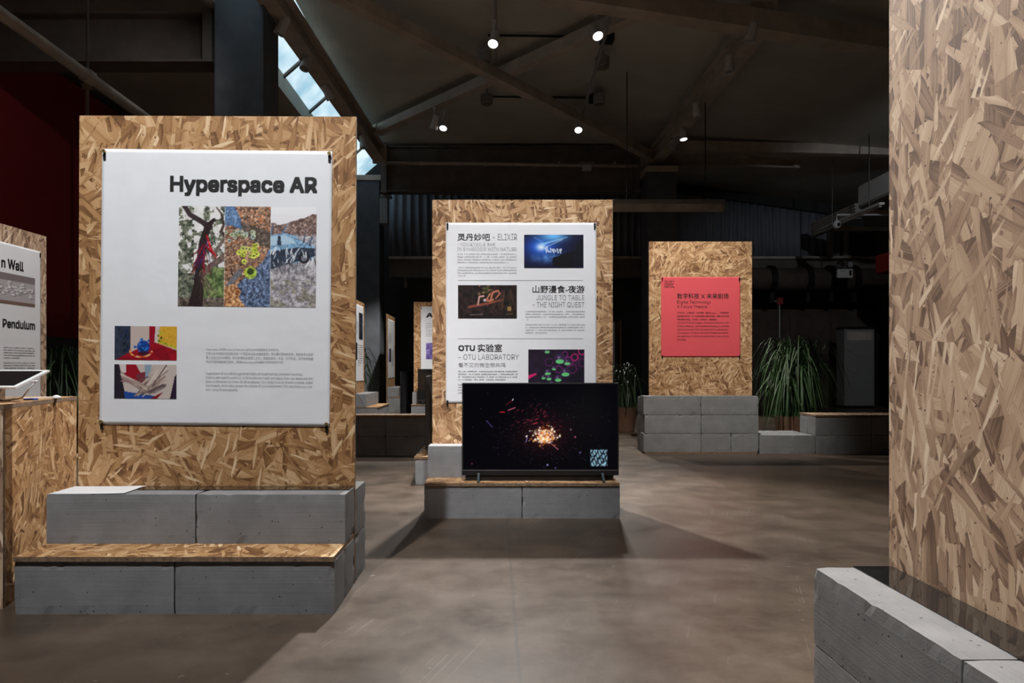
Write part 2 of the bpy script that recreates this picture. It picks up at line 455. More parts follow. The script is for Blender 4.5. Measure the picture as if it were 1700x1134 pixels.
# lighting tracks and spotlights
def track(a, b, label):
    a = Vector(a); b = Vector(b); mid = (a + b) / 2
    t = thing('lighting_track', label, 'track', mid, 0, 'lighting tracks')
    MB().bar(a - mid, b - mid, .04, .035).build('rail', 'grey_paint', t)
    n = 4
    for k in range(n):
        p = a.lerp(b, (k + .5) / n) - mid
        top = 5.845 if p.x + mid.x < 3.45 else 5.4
        MB().tube([p + Vector((0, 0, .017)), p + Vector((0, 0, max(.05, top - mid.z)))], .009, 6).build('hanger', 'grey_paint', t)
    return t
track((0, 1.5, 5.56), (.02, 10.95, 5.56), 'white lighting track on the ceiling, left of the pair')
track((1.38, 1.5, 5.56), (1.62, 14.0, 5.56), 'white lighting track on the ceiling, right of the pair')

def spot(loc, aim, label, power=0.0, cone=38, blend=.6, lit=None, col=(1, .95, .88), size=1.0, top=None, soft=.05, group='track spotlights'):
    """head hung under a track; the lamp itself sits in the head"""
    lit = power > 0 if lit is None else lit
    loc = Vector(loc)
    t = thing('track_spotlight', label, 'spotlight', loc, 0, group)
    d = (Vector(aim) - loc).normalized(); L = .24 * size; r = .072 * size
    q = d.to_track_quat('Z', 'Y')
    def rev(prof, name, mat, seg=16):
        vs = []; fs = []
        for (z, rad) in prof:
            for k in range(seg):
                a = 2 * PI * k / seg
                vs.append(q @ Vector((rad * math.cos(a), rad * math.sin(a), z)))
        n = len(prof)
        for i in range(n - 1):
            for k in range(seg): fs.append((i * seg + k, i * seg + (k + 1) % seg, (i + 1) * seg + (k + 1) % seg, (i + 1) * seg + k))
        fs += [tuple(range(seg))[::-1], tuple(range((n - 1) * seg, n * seg))]
        return MB().add(vs, fs).build(name, mat, t, smooth=False)
    hs = rev([(-L * .62, r * .62), (-L * .55, r * .8), (-L * .1, r * .84), (L * .15, r * .98), (L * .38, r), (L * .38, r * .93), (L * .33, r * .9)], 'housing', 'white_paint')
    ln = rev([(L * .335, r * .88), (L * .35, r * .86)], 'lens', 'lamp_lit' if lit else 'glass_lens'); ln.parent = hs
    hz = (top if top is not None else loc.z + .22) - loc.z
    MB().tube([q @ Vector((0, r * .8, -L * .2)), (0, 0, hz * .55), (0, 0, hz)], .012 * size, 6).build('yoke', 'white_paint', t)
    MB().box(-.03 * size, .03 * size, -.07 * size, .07 * size, hz - .03, hz + .005).build('track_adapter', 'white_paint', t)
    if power > 0:
        ld = bpy.data.lights.new('lamp', 'SPOT'); ld.energy = power; ld.spot_size = math.radians(cone); ld.spot_blend = blend
        ld.color = col; ld.shadow_soft_size = soft
        lo = bpy.data.objects.new('lamp', ld); COL.objects.link(lo); lo.parent = t
        lo.location = d * (L * .42); lo.rotation_euler = d.to_track_quat('-Z', 'Y').to_euler()
    return t
TR = 5.54
NEUT = (1, .965, .93)
# lit heads in view
spot(PX(820, 66, z=5.30), (-.9, 6.6, 0), 'lit white spotlight on the left ceiling track', 450, 60, top=TR)
spot(PX(990, 53, z=5.30), (2.4, 6.3, 0), 'lit white spotlight on the right track, above the brace crossing', 420, 60, top=TR)
spot(PX(737, 207, z=5.28), (-1.6, 10.5, .3), 'lit white spotlight hanging under the left arm of the roof cross', 650, 55, top=TR)
spot(PX(960, 211, z=5.28), (1.3, 9.4, 0), 'lit white spotlight at the far end of the right track', 500, 60, top=TR)
spot(PX(1134, 224, z=5.20), (3.9, 12.5, 0), 'spotlight with a bright rim on the right-hand roof beam', 500, 45, top=5.36)
spot(PX(722, 205, z=5.28), (-2.3, 15.0, 1.2), 'dim spotlight just left of the lit one under the roof cross', 1100, 40, lit=False, top=TR)
# unlit heads in view
for (px, py, z, ax, ay, lab) in ((468, 46, 5.22, -.5, .0, 'white spotlight at the near end of the roof glazing'),
                                 (508, 106, 5.22, -.2, -.35, 'white spotlight against the middle of the roof glazing'),
                                 (545, 156, 5.22, .5, .5, 'white spotlight tilted right at the far bright glazing pane'),
                                 (603, 238, 5.12, .1, -.1, 'white spotlight above the far blue-grey column'),
                                 (1247, 57, 5.20, -.25, .2, 'unlit spotlight nearest the top right on the roof beam'),
                                 (1211, 109, 5.20, 0, 0, 'unlit black-mouthed spotlight hanging straight down from the roof beam'),
                                 (1157, 185, 5.20, .2, .1, 'unlit spotlight on the roof beam beside the bright-rimmed one'),
                                 (1119, 237, 5.20, -.7, -.5, 'unlit pale spotlight at the column end of the roof beam')):
    p = PX(px, py, z=z)
    spot(p, p + Vector((ax, ay, -1)), lab, 0, top=5.34)
# the hall's other spotlights, above the picture: the ones that light the stands, plus added fills
NT_ = 'track spotlights above the stands'
KEY = dict(top=TR, group=NT_)
spot((-1.15, .55, 5.32), (-1.19, 3.08, 1.38), 'spotlight aimed at the largest poster', 1080, 44, .9, col=(.97, .98, 1), **KEY)
spot((.0, 2.2, 5.32), (.22, 4.82, 1.50), 'spotlight aimed at the middle poster and television', 1040, 31, .9, col=(.97, .98, 1), **KEY)
spot((1.45, 5.15, 5.32), (2.22, 7.9, 1.30), 'spotlight aimed at the red sign', 1100, 33, .8, col=(1, .96, .9), **KEY)
spot((-.2, .75, 5.32), (1.04, 1.35, 1.75), 'spotlight aimed at the tall bare panel', 980, 36, .9, col=(1, .95, .9), **KEY)
spot((-1.7, 4.4, 5.32), (-3.65, 5.5, 1.4), 'spotlight aimed at the cropped poster by the red wall', 700, 30, .8, col=(1, .97, .95), **KEY)
spot((-.05, 6.95, 5.32), (.15, 3.6, 0), 'spotlight behind the middle panel throwing its shadow forward', 1750, 66, .6, col=NEUT, **KEY)
spot((1.42, 3.1, 5.32), (.75, 1.6, 0), 'added fill spotlight aimed at the near floor', 230, 60, .8, col=NEUT, **KEY)  # unseen lamp, added to soften the large stand's floor shadow
spot((-.25, 8.1, 5.32), (-2.2, 11.6, 1.3), 'spotlight aimed at the far panels', 900, 34, .8, col=(1, .97, .95), **KEY)
spot((.05, 7.9, 5.32), (-.8, 11.3, 1.3), 'spotlight aimed at the far facing panel', 800, 30, .8, col=(1, .97, .95), **KEY)

spot((6.0, 9.0, 4.9), (7.6, 15.2, 3.0), 'added fill spotlight aimed along the right side of the hall', 150, 60, .8, col=(.9, .95, 1), top=5.455, group=NT_)  # unseen lamp, added to lift the dark fittings on the right
spot((-2.6, 7.0, 5.05), (-5.6, 9.6, 3.6), 'added fill spotlight aimed along the left side of the hall', 36, 70, .9, col=(1, .97, .94), top=5.32, group=NT_)  # added out of view as well, brightens the dim left side
# small fittings under the ceiling
def canister(p, label, r=.11, h=.16):
    t = thing('ceiling_fitting', label, 'fitting', p, 0, 'round fittings under the ceiling')
    MB().tube([(0, 0, -h), (0, 0, -h + .02), (0, 0, 0)], [r * .92, r, r], 16).build('housing', 'grey_paint', t)
    MB().tube([(0, 0, 0), (0, 0, 5.85 - p[2])], .015, 6).build('stem', 'grey_paint', t)
    MB().tube([(0, 0, -h - .006), (0, 0, -h)], r * .8, 16).build('lens', 'beam_dark', t)
for (px, py, lab) in ((804, 86, 'round canister left of the left track'), (1000, 96, 'round canister beside the right track'),
                      (808, 158, 'round canister below the brace crossing'), (995, 158, 'round canister at the end of the lower conduit')):
    canister(PX(px, py, z=5.72), lab)
t = thing('smoke_sensor', 'small pale box hanging under the girder above the middle poster', 'sensor', PX(974, 277, Y=15.5))
MB().box(-.1, .1, -.06, .06, -.08, .04, b=.012).build('case', 'white_paint', t)
MB().box(-.16, .16, -.02, .02, .04, .1).build('bracket', 'grey_paint', t)

# ------------------------------------------------------------------ exhibition stands
def block_mesh(L, D, H, seed):
    """aerated-concrete block with slightly chipped arrises, centred on x and y, base at 0"""
    r_ = random.Random(seed)
    nx, ny, nz = max(3, int(L / .025)), max(2, int(D / .04)), max(2, int(H / .03))
    bm = bmesh.new(); idx = {}
    def V(i, j, k):
        key = (i, j, k)
        if key not in idx:
            x, y, z = -L / 2 + L * i / nx, -D / 2 + D * j / ny, H * k / nz
            ex = [i in (0, nx), j in (0, ny), k in (0, nz)]
            if sum(ex) >= 2:
                c = .0012 + (r_.random() ** 8) * .006 + (.002 if sum(ex) == 3 else 0)
                if ex[0]: x -= math.copysign(c * r_.uniform(.3, 1), x)
                if ex[1]: y -= math.copysign(c * r_.uniform(.3, 1), y)
                if ex[2] and k == nz: z -= c * r_.uniform(.3, 1)
            idx[key] = bm.verts.new((x, y, z))
        return idx[key]
    for i in range(nx):
        for j in range(ny):
            for k in (0, nz): bm.faces.new((V(i, j, k), V(i + 1, j, k), V(i + 1, j + 1, k), V(i, j + 1, k)))
        for k in range(nz):
            for j in (0, ny): bm.faces.new((V(i, j, k), V(i + 1, j, k), V(i + 1, j, k + 1), V(i, j, k + 1)))
    for j in range(ny):
        for k in range(nz):
            for i in (0, nx): bm.faces.new((V(i, j, k), V(i, j + 1, k), V(i, j + 1, k + 1), V(i, j, k + 1)))
    bmesh.ops.recalc_face_normals(bm, faces=bm.faces[:])
    me = bpy.data.meshes.new('block'); bm.to_mesh(me); bm.free(); box_uv(me); return me
BM = {}
def block(parent, x0, x1, y0, y1, z0, h=.198, mat='block', var=None):
    L, D = round(x1 - x0 - .003, 3), round(y1 - y0 - .003, 3)
    var = random.randrange(3) if var is None else var
    key = (L, D, h, mat, var)
    if key not in BM:
        me = block_mesh(L, D, h, hash(key[:3]) % 999 + var); me.materials.append(M[mat]); BM[key] = me
    return link('concrete_block', BM[key], parent, ((x0 + x1) / 2, (y0 + y1) / 2, z0))

def stand(loc, rz, label, W=1.2, x0=-.598, H=2.0, step=.19, front=.385, wood='osb_warm', rear=True, roll=0.0, group='chipboard panels on block plinths', seat=True, bm='block', xs=None, w2=None):
    """local frame: faces -y, front edge of the plinth at y=0, width along x"""
    t = thing('display_stand', label, 'display stand', loc, rz, group)
    xs = xs or [x0, x0 + W / 2, x0 + W]
    half = front - step
    for a, b in zip(xs, xs[1:]):
        block(t, a, b, 0, step, 0, mat=bm); block(t, a, b, step + .001, front, 0, mat=bm)
        block(t, a, b, step + .002, front, .217, mat=bm)
        if rear:
            block(t, a, b, front + .022, front + .26, 0, mat=bm); block(t, a, b, front + .022, front + .26, .2, mat=bm)
    if seat:
        MB().box(xs[0] + .004, xs[-1] - .004, -.006, front - .002, .1985, .2165, edge=1).build('seat_board', [wood, 'osb_edge'], t)
    w2 = w2 or (xs[0], xs[-1])
    p = MB().box(w2[0], w2[1], front + .002, front + .02, 0.0, H, edge=1).build('panel', [wood, 'osb_edge'], t)
    if roll:
        p.rotation_euler = (0, roll, 0)
    return t

# A: the large stand on the left
A0 = (-1.197, 2.697, 0)
stand(A0, 0, 'largest panel stand on a two-step block plinth, left of the aisle', H=1.995, roll=.004, front=.385, w2=(-.582, .599))
# B: the middle stand with the television
B0 = (.166, 4.417, 0)
stand(B0, 0, 'middle panel stand with the television on its block step', H=2.04, wood='osb_pale', front=.393, step=.222, w2=(-.58, .621))
# E: the tall stand cut off by the right edge of the picture
E0 = (.832, 1.29, 0)
tE = thing('display_stand', 'tall bare panel stand cut off by the right picture edge', 'display stand', E0, -PI / 2, 'chipboard panels on block plinths')
for z in (0, .2):
    for a in (-.6, 0):
        block(tE, a, a + .6, 0, .206, z + .002); block(tE, a, a + .6, .226, .43, z + .002)
MB().box(-.615, .6, .208, .226, 0.0, 2.44, edge=1).build('panel', ['osb_grey', 'osb_edge'], tE)
# G: stand on the far left by the red wall
tG = stand((-3.30, 5.345, 0), PI / 2, 'panel stand cropped by the left picture edge, before the red wall', H=2.0, wood='osb_grey', front=.385)

# C: the red sign's stand, three courses high
tC = thing('display_stand', 'panel stand with the red sign on three courses of blocks', 'display stand', (2.212, 7.74, 0), 0, 'chipboard panels on block plinths')
MB().box(-.60, .605, .0, .21, .0, .018, edge=1).build('base_board', ['osb_warm', 'osb_edge'], tC)
for k in range(3):
    xs = [-.618, 0.0, .618] if k else [-.618, 0.0, .32, .618]
    for a, b in zip(xs, xs[1:]): block(tC, a + (.012 if k == 1 and a < 0 else 0), b, 0, .2, .0195 + k * .201)
    block(tC, -.6, 0, .225, .43, .0005 + k * .2); block(tC, 0, .6, .225, .43, .0005 + k * .2)
MB().box(-.515, .617, .203, .221, .0, 2.31, edge=1).build('panel', ['osb_pale', 'osb_edge'], tC)

# block bench to the right of the red sign
tb = thing('block_bench', 'low grey block bench with wood top, right of the red sign', 'bench', (2.84, 7.75, 0), 0, 'block benches')
for j in range(3): block(tb, .0, .6, j * .2, j * .2 + .2, 0)
for i in range(3):
    for j in range(2):
        for k in range(2): block(tb, .6 + i * .6, 1.2 + i * .6, j * .2, j * .2 + .2, k * .2)
MB().box(.60, 2.4, -.005, .405, .3995, .4175, edge=1).build('seat_board', ['osb_grey', 'osb_edge'], tb)
# dark bench in the left gap
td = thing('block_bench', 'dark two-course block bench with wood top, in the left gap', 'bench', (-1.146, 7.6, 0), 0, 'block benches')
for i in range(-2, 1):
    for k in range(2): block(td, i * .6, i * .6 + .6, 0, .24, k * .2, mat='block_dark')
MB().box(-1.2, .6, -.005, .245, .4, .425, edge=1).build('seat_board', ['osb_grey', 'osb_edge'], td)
# bench behind the middle stand, carrying the second television
te = thing('block_bench', 'low block bench with wood top just behind the middle stand', 'bench', (-.03, 5.72, 0), 0, 'block benches')
for j in range(4): block(te, -.60, 0, j * .3, j * .3 + .3, 0)
MB().box(-.605, .005, -.005, 1.2, .199, .217, edge=1).build('seat_board', ['osb_warm', 'osb_edge'], te)
# far stands
def far_stand(loc, rz, label, wood='osb_warm', top=.52, H=2.02, W=1.2):
    t = thing('display_stand', label, 'display stand', loc, rz, 'far panel stands')
    for a in (-.6, 0):
        block(t, a, a + .6, -.42, 0, 0, h=.298); block(t, a, a + .6, -.24, 0, .318)
    MB().box(-.6, .6, -.425, 0, .2985, .3165, edge=1).build('seat_board', [wood, 'osb_edge'], t)
    MB().box(-.6, .6, .002, .02, 0, H, edge=1).build('panel', [wood, 'osb_edge'], t)
    return t
far_stand((-2.22, 11.75, 0), PI / 2, 'far panel stand at the left of the gap, before the blue-grey column')
far_stand((-2.22, 15.55, 0), PI / 2, 'far narrow panel stand just right of the blue-grey column', H=2.04)
far_stand((-.78, 12.35, 0), 0, 'far panel stand facing us, half hidden by the middle panel', H=2.05)
far_stand((2.50, 14.6, 0), -PI / 2 - .10, 'far panel stand showing as a sliver right of the middle panel', H=1.86)

# left pedestal box with the tablet
ang = math.atan2(3.58 - 2.76, -2.07 + 1.876)
tp = thing('pedestal', 'chipboard pedestal box under the tablet at the left edge', 'pedestal', (-1.876, 2.76, 0), ang)
PLn = .842
# local x runs along the long visible side, +y away to the left
MB().box(0, .018, .001, .5, 0, .762, edge=1).build('end_panel', ['osb_grey', 'osb_edge'], tp)
MB().box(.0185, PLn, 0, .018, 0, .762, edge=1).build('side_panel', ['osb_warm', 'osb_edge'], tp)
MB().box(.0185, PLn, .482, .5, 0, .762, edge=1).build('side_panel', ['osb_warm', 'osb_edge'], tp)
MB().box(PLn - .018, PLn, .0185, .4815, 0, .762, edge=1).build('end_panel', ['osb_warm', 'osb_edge'], tp)
MB().box(-.001, PLn + .002, -.001, .502, .7625, .7805, edge=1).build('top_board', ['osb_warm', 'osb_edge'], tp)

# ------------------------------------------------------------------ pictures: painted with arithmetic, stored as print colours
def vnoise(h, w_, cell, oct=4):
    out = np.zeros((h, w_)); amp = 1; tot = 0
    for o in range(oct):
        gh, gw = int(h / cell) + 3, int(w_ / cell) + 3
        g = rng.random((gh, gw))
        y = np.arange(h) / cell; x = np.arange(w_) / cell
        yi = y.astype(int); xi = x.astype(int); fy = (y - yi)[:, None]; fx = (x - xi)[None]
        fy = fy * fy * (3 - 2 * fy); fx = fx * fx * (3 - 2 * fx)
        a = g[yi][:, xi]; b = g[yi][:, xi + 1]; c = g[yi + 1][:, xi]; d = g[yi + 1][:, xi + 1]
        out += amp * ((a * (1 - fx) + b * fx) * (1 - fy) + (c * (1 - fx) + d * fx) * fy)
        tot += amp; amp *= .55; cell = max(1.0, cell / 2)
    return out / tot
class Art:
    """colours in 0..255, x to the right, y down"""
    def __init__(s, w_, h, bg): s.w = w_; s.h = h; s.c = np.ones((h, w_, 3)) * np.array(bg, float); s.Y, s.X = np.mgrid[0:h, 0:w_].astype(float)
    def put(s, mask, col):
        m = np.clip(mask, 0, 1)[..., None]; s.c = s.c * (1 - m) + np.array(col, float) * m
    def poly(s, pts, col, a=1.0):
        m = np.zeros((s.h, s.w), bool); n = len(pts)
        for i in range(n):
            (x0, y0), (x1, y1) = pts[i], pts[(i + 1) % n]
            if y0 == y1: continue
            k = ((y0 > s.Y) != (y1 > s.Y)) & (s.X < (x1 - x0) * (s.Y - y0) / (y1 - y0) + x0); m ^= k
        s.put(m * a, col); return m
    def line(s, pts, wd, col, a=1.0):
        d = np.full((s.h, s.w), 1e9); W = wd if isinstance(wd, (list, tuple)) else [wd] * len(pts)
        for i in range(len(pts) - 1):
            (x0, y0), (x1, y1) = pts[i], pts[i + 1]; L2 = max(1e-6, (x1 - x0) ** 2 + (y1 - y0) ** 2)
            tt = np.clip(((s.X - x0) * (x1 - x0) + (s.Y - y0) * (y1 - y0)) / L2, 0, 1)
            dd = np.hypot(s.X - x0 - tt * (x1 - x0), s.Y - y0 - tt * (y1 - y0)) - (W[i] + (W[i + 1] - W[i]) * tt) / 2
            d = np.minimum(d, dd)
        s.put(np.clip(.5 - d, 0, 1) * a, col)
    def disc(s, x, y, r, col, a=1.0, soft=1.0, ry=None):
        d = np.hypot((s.X - x), (s.Y - y) * r / (ry or r)) - r; s.put(np.clip(.5 - d / soft, 0, 1) * a, col)
    def tex(s, m, lo, hi, cell=6, oct=4, k=1.0, con=1.6):
        n = np.clip((vnoise(s.h, s.w, cell, oct) - .5) * con + .5, 0, 1)[..., None]
        t = np.array(lo, float) * (1 - n) + np.array(hi, float) * n
        mm = (np.asarray(m, float) * k)[..., None]; s.c = s.c * (1 - mm) + t * mm
    def lin(s):
        c = np.clip(s.c, 0, 255) / 255; return np.where(c <= .04045, c / 12.92, ((c + .055) / 1.055) ** 2.4)

R = random.Random(5)
def art_main():
    a = Art(228, 166, (230, 228, 225)); X, Y = a.X, a.Y
    p1, p2, p3 = X < 76, (X >= 76) & (X < 152), X >= 152
    n1 = vnoise(166, 228, 9, 5)
    a.tex(p1, (214, 212, 208), (240, 238, 236), 14)
    fol = p1 & ((n1 > .52) | (X < 26) & (n1 > .40) | (Y > 110))
    a.tex(fol, (38, 46, 34), (150, 152, 132), 4, 4, .95, 2.2)
    a.tex(p1 & (Y > 100) & (X > 40), (50, 70, 38), (150, 170, 100), 5, 4, .8, 2)
    a.tex(p1 & (Y > 150), (60, 50, 44), (150, 140, 128), 5, 3)
    def clip(m, old): a.c = np.where(m[..., None], a.c, old)
    old = a.c.copy()
    a.line([(6, -4), (18, 14), (40, 27), (50, 34)], [7, 8, 9, 12], (58, 46, 48))
    a.line([(58, 22), (48, 33), (40, 60), (36, 95), (34, 130), (28, 170)], [5, 11, 13, 14, 16, 26], (44, 32, 32))
    a.line([(62, 2), (70, 12), (74, 30), (70, 42), (78, 52)], [2, 3, 4, 5, 5], (70, 54, 50))
    a.line([(40, 112), (56, 96), (78, 82)], [12, 9, 12], (108, 90, 84))
    a.line([(78, 50), (62, 72), (58, 84)], [5, 6, 9], (120, 104, 94))
    for i in range(26): 
        x0, y0 = 42 + R.uniform(-3, 6), 56 + R.uniform(-4, 26)
        a.line([(x0, y0), (x0 + R.uniform(-22, 16), y0 + R.uniform(12, 40))], 1.2, R.choice([(128, 18, 30), (90, 14, 24), (160, 26, 36), (60, 40, 90)]))
    a.line([(46, 48), (54, 72), (63, 84)], [2, 4, 1], (190, 20, 40)); a.line([(45, 66), (56, 78), (62, 80)], [3, 3, 1], (150, 20, 36))
    for i in range(18): a.line([(38, 105 + i), (42 + R.uniform(-16, 16), 125 + i + R.uniform(0, 20))], 1.1, R.choice([(120, 98, 84), (60, 48, 44)]))
    clip(p1, old)
    # second strip: leaves, rock and pale green flowers
    old = a.c.copy()
    a.tex(p2, (86, 62, 50), (206, 168, 140), 3, 4, 1, 2.2)
    n2 = vnoise(166, 228, 3, 2)
    a.put((p2 & (n2 > .68)) * .7, (206, 124, 70)); a.put(p2 & (n2 < .27), (52, 40, 38))
    a.poly([(76, 0), (92, 0), (104, 26), (112, 40), (94, 34), (76, 26)], (86, 122, 166)); a.tex((p2 & (Y < 34 - .2 * (X - 76)) & (X < 90 + Y * .5)), (60, 84, 120), (150, 180, 214), 3, 3, .8)
    m = a.poly([(100, 24), (152, 42), (152, 68), (124, 62), (108, 44)], (94, 82, 74)); a.tex(m, (70, 60, 54), (128, 112, 100), 4)
    m = a.poly([(152, 66), (140, 90), (118, 110), (98, 128), (96, 146), (112, 166), (152, 166)], (80, 100, 140)); a.tex(m, (50, 60, 84), (136, 156, 190), 3, 4, 1, 2.2)
    m = a.poly([(78, 130), (100, 101), (106, 106), (104, 114), (80, 136)], (112, 112, 116))
    m = a.poly([(76, 132), (94, 128), (104, 140), (100, 150), (112, 166), (76, 166)], (190, 130, 80)); a.tex(m, (140, 84, 50), (236, 190, 140), 3, 3, 1, 2.4)
    for i in range(22):
        x, y = R.uniform(78, 124), R.gauss(46, 5); a.disc(x, y, R.uniform(2, 4.4), R.choice([(186, 196, 160), (206, 206, 196), (150, 160, 120), (170, 180, 176)])); a.disc(x, y, 1.2, (60, 64, 50))
    for i in range(18):
        x, y = 118 + R.gauss(0, 9), 78 + R.gauss(0, 10); a.disc(x, y, R.uniform(3, 5.2), R.choice([(206, 212, 92), (226, 222, 140), (178, 190, 60), (190, 200, 110)])); a.disc(x, y, 1.4, (70, 76, 30))
    for k in range(30):
        an = k / 30 * 2 * PI; a.line([(119 + 5 * math.cos(an), 108 + 5 * math.sin(an)), (119 + 10 * math.cos(an), 109 + 10 * math.sin(an))], 1.3, (186, 214, 66))
    a.disc(119, 107, 5.5, (60, 70, 36))
    clip(p2, old)
    # third strip: a pale blue car under dark spikes
    old = a.c.copy()
    a.put(p3 * 1.0, (236, 234, 236))
    top = 26 - 16 * np.clip((X - 186) / 40, 0, 1) - 8 * (vnoise(166, 228, 8, 3) - .5) + 10 * (X > 160) * np.clip((186 - X) / 26, 0, 1) * .4
    m = p3 & (Y > top) & (Y < 52); a.tex(m, (88, 66, 62), (176, 152, 140), 3, 4, 1, 2.0)
    m = p3 & (Y >= 48); a.tex(m, (124, 120, 126), (214, 210, 214), 5, 5, 1, 1.8)
    m = p3 & (Y > 120) & (vnoise(166, 228, 10, 4) > .5); a.tex(m, (110, 106, 92), (160, 154, 140), 4, 3, .8)
    a.poly([(150, 47), (176, 43), (192, 48), (204, 58), (224, 64), (226, 80), (214, 88), (150, 100)], (124, 164, 196))
    a.poly([(150, 49), (174, 46), (188, 52), (194, 60), (150, 64)], (176, 204, 222)); a.poly([(164, 48), (168, 48), (170, 64), (162, 64)], (50, 64, 84))
    a.poly([(150, 74), (200, 66), (224, 68), (226, 80), (150, 104)], (52, 60, 76))
    a.disc(207, 84, 9, (34, 34, 40)); a.disc(207, 84, 5, (120, 124, 132))
    for i in range(44):
        x0, y0 = R.uniform(150, 226), R.uniform(66, 92); L = R.uniform(5, 13); a.line([(x0, y0), (x0 - L * R.uniform(-.4, .8), y0 + L)], R.uniform(.8, 2), R.choice([(232, 236, 240), (40, 46, 58), (200, 210, 220)]))
    for (x0, y0, x1, y1, c) in ((170, 46, 180, 28, (110, 140, 172)), (152, 44, 156, 28, (80, 110, 150)), (206, 58, 210, 38, (70, 84, 106)), (216, 62, 222, 40, (70, 84, 106)), (211, 60, 228, 46, (110, 126, 150)), (195, 48, 180, 46, (150, 176, 200))):
        a.line([(x0, y0), (x1, y1)], [3.2, .6], c)
    for i in range(18): x0 = R.uniform(156, 222); a.line([(x0, 92), (x0 + R.uniform(-8, 8), 104 + R.uniform(0, 8))], 1.2, (84, 82, 92), .7)
    clip(p3, old)
    n4 = vnoise(166, 228, 2.2, 2)[..., None]; k4 = np.clip((205 - a.c.mean(2, keepdims=True)) / 40, 0, 1) * .7; a.c = np.clip(a.c * (1 + k4 * (n4 - .5)), 0, 255)
    a.line([(76, 0), (76, 166)], .8, (240, 240, 240), .5); a.line([(152, 0), (152, 166)], .8, (240, 240, 240), .5)
    a.put((X >= 152) & (Y < 12), (238, 238, 240))
    return a
def art_ball():
    a = Art(104, 57, (196, 178, 170)); X, Y = a.X, a.Y
    a.poly([(0, 0), (27, 0), (27, 46), (0, 57)], (46, 54, 70)); a.tex((X < 27) & (Y < 50), (34, 42, 58), (64, 72, 90), 6, 3, .7)
    a.poly([(58, 0), (68, 0), (66, 28), (58, 30)], (150, 16, 40)); a.poly([(68, 0), (74, 0), (72, 28), (66, 26)], (206, 190, 184))
    a.poly([(76, 0), (104, 0), (104, 38), (72, 28)], (214, 166, 52)); 
    for i in range(20): a.disc(R.uniform(80, 102), R.uniform(2, 32), .8, (170, 120, 30))
    m = a.poly([(0, 57), (20, 46), (52, 32), (66, 26), (104, 40), (104, 57)], (150, 14, 32)); a.tex(m, (120, 10, 26), (172, 20, 40), 8, 3, .8)
    for i in range(24): a.disc(10 + R.gauss(8, 5), R.uniform(5, 44), R.uniform(1, 2.2), R.choice([(22, 28, 42), (26, 44, 80)]))
    a.disc(48, 34, 10.5, (26, 62, 142))
    for i in range(60): a.disc(48 + R.gauss(0, 5.5), 34 + R.gauss(0, 5.5), R.uniform(1, 2.2), R.choice([(30, 90, 180), (24, 60, 140), (60, 130, 210), (16, 40, 96)]))
    a.disc(48, 45, 9, (50, 14, 30), .7, ry=4)
    for k in range(18): an = PI * (k / 17) ; a.disc(44 + 18 * math.cos(an + .15), 41 + 10 * math.sin(an + .1), 1.6, R.choice([(226, 120, 40), (240, 190, 130), (200, 70, 40)]))
    for k in range(16): a.disc(72 + k * 2 + R.uniform(-1, 1), 24 + k * .75 + R.uniform(-1, 1), 1.3, R.choice([(190, 206, 40), (120, 150, 30)]))
    for k in range(9): a.disc(72 + R.uniform(0, 6), 8 + k * 2, 1.3, R.choice([(60, 66, 20), (160, 180, 40), (30, 30, 30)]))
    return a
def art_sticks():
    a = Art(104, 57, (198, 184, 176)); X, Y = a.X, a.Y
    a.poly([(0, 0), (8, 0), (20, 57), (0, 57)], (40, 32, 44)); a.poly([(104, 14), (104, 57), (92, 57), (100, 20)], (44, 30, 52))
    a.poly([(20, 0), (36, 0), (46, 18), (44, 30), (12, 30)], (150, 20, 36)); a.poly([(8, 0), (20, 0), (20, 14), (12, 12)], (214, 204, 200))
    a.poly([(16, 44), (70, 52), (62, 57), (18, 57)], (34, 74, 150)); a.poly([(36, 16), (56, 10), (66, 34), (40, 40)], (120, 50, 60))
    a.poly([(50, 0), (62, 0), (58, 30), (52, 24)], (140, 158, 176))
    for i in range(34):
        x0, y0 = R.uniform(34, 66), R.uniform(28, 54); L = R.uniform(18, 44); an = R.choice([-.75, -.6, -.5, -.9]) + R.uniform(-.12, .12)
        a.line([(x0, y0), (x0 + L * math.cos(an), y0 + L * math.sin(an))], R.uniform(1, 3.2), R.choice([(190, 172, 160), (156, 136, 126), (210, 196, 184), (98, 82, 80)]))
    for i in range(12):
        y0 = R.uniform(10, 30); a.line([(10 + R.uniform(0, 4), y0), (54, 40 + R.uniform(-6, 8))], R.uniform(1, 2.6), R.choice([(206, 190, 178), (150, 130, 122), (178, 160, 150)]))
    a.put(a.poly([(58, 57), (82, 44), (70, 57)], (120, 20, 30)) * .7, (120, 20, 30))
    return a
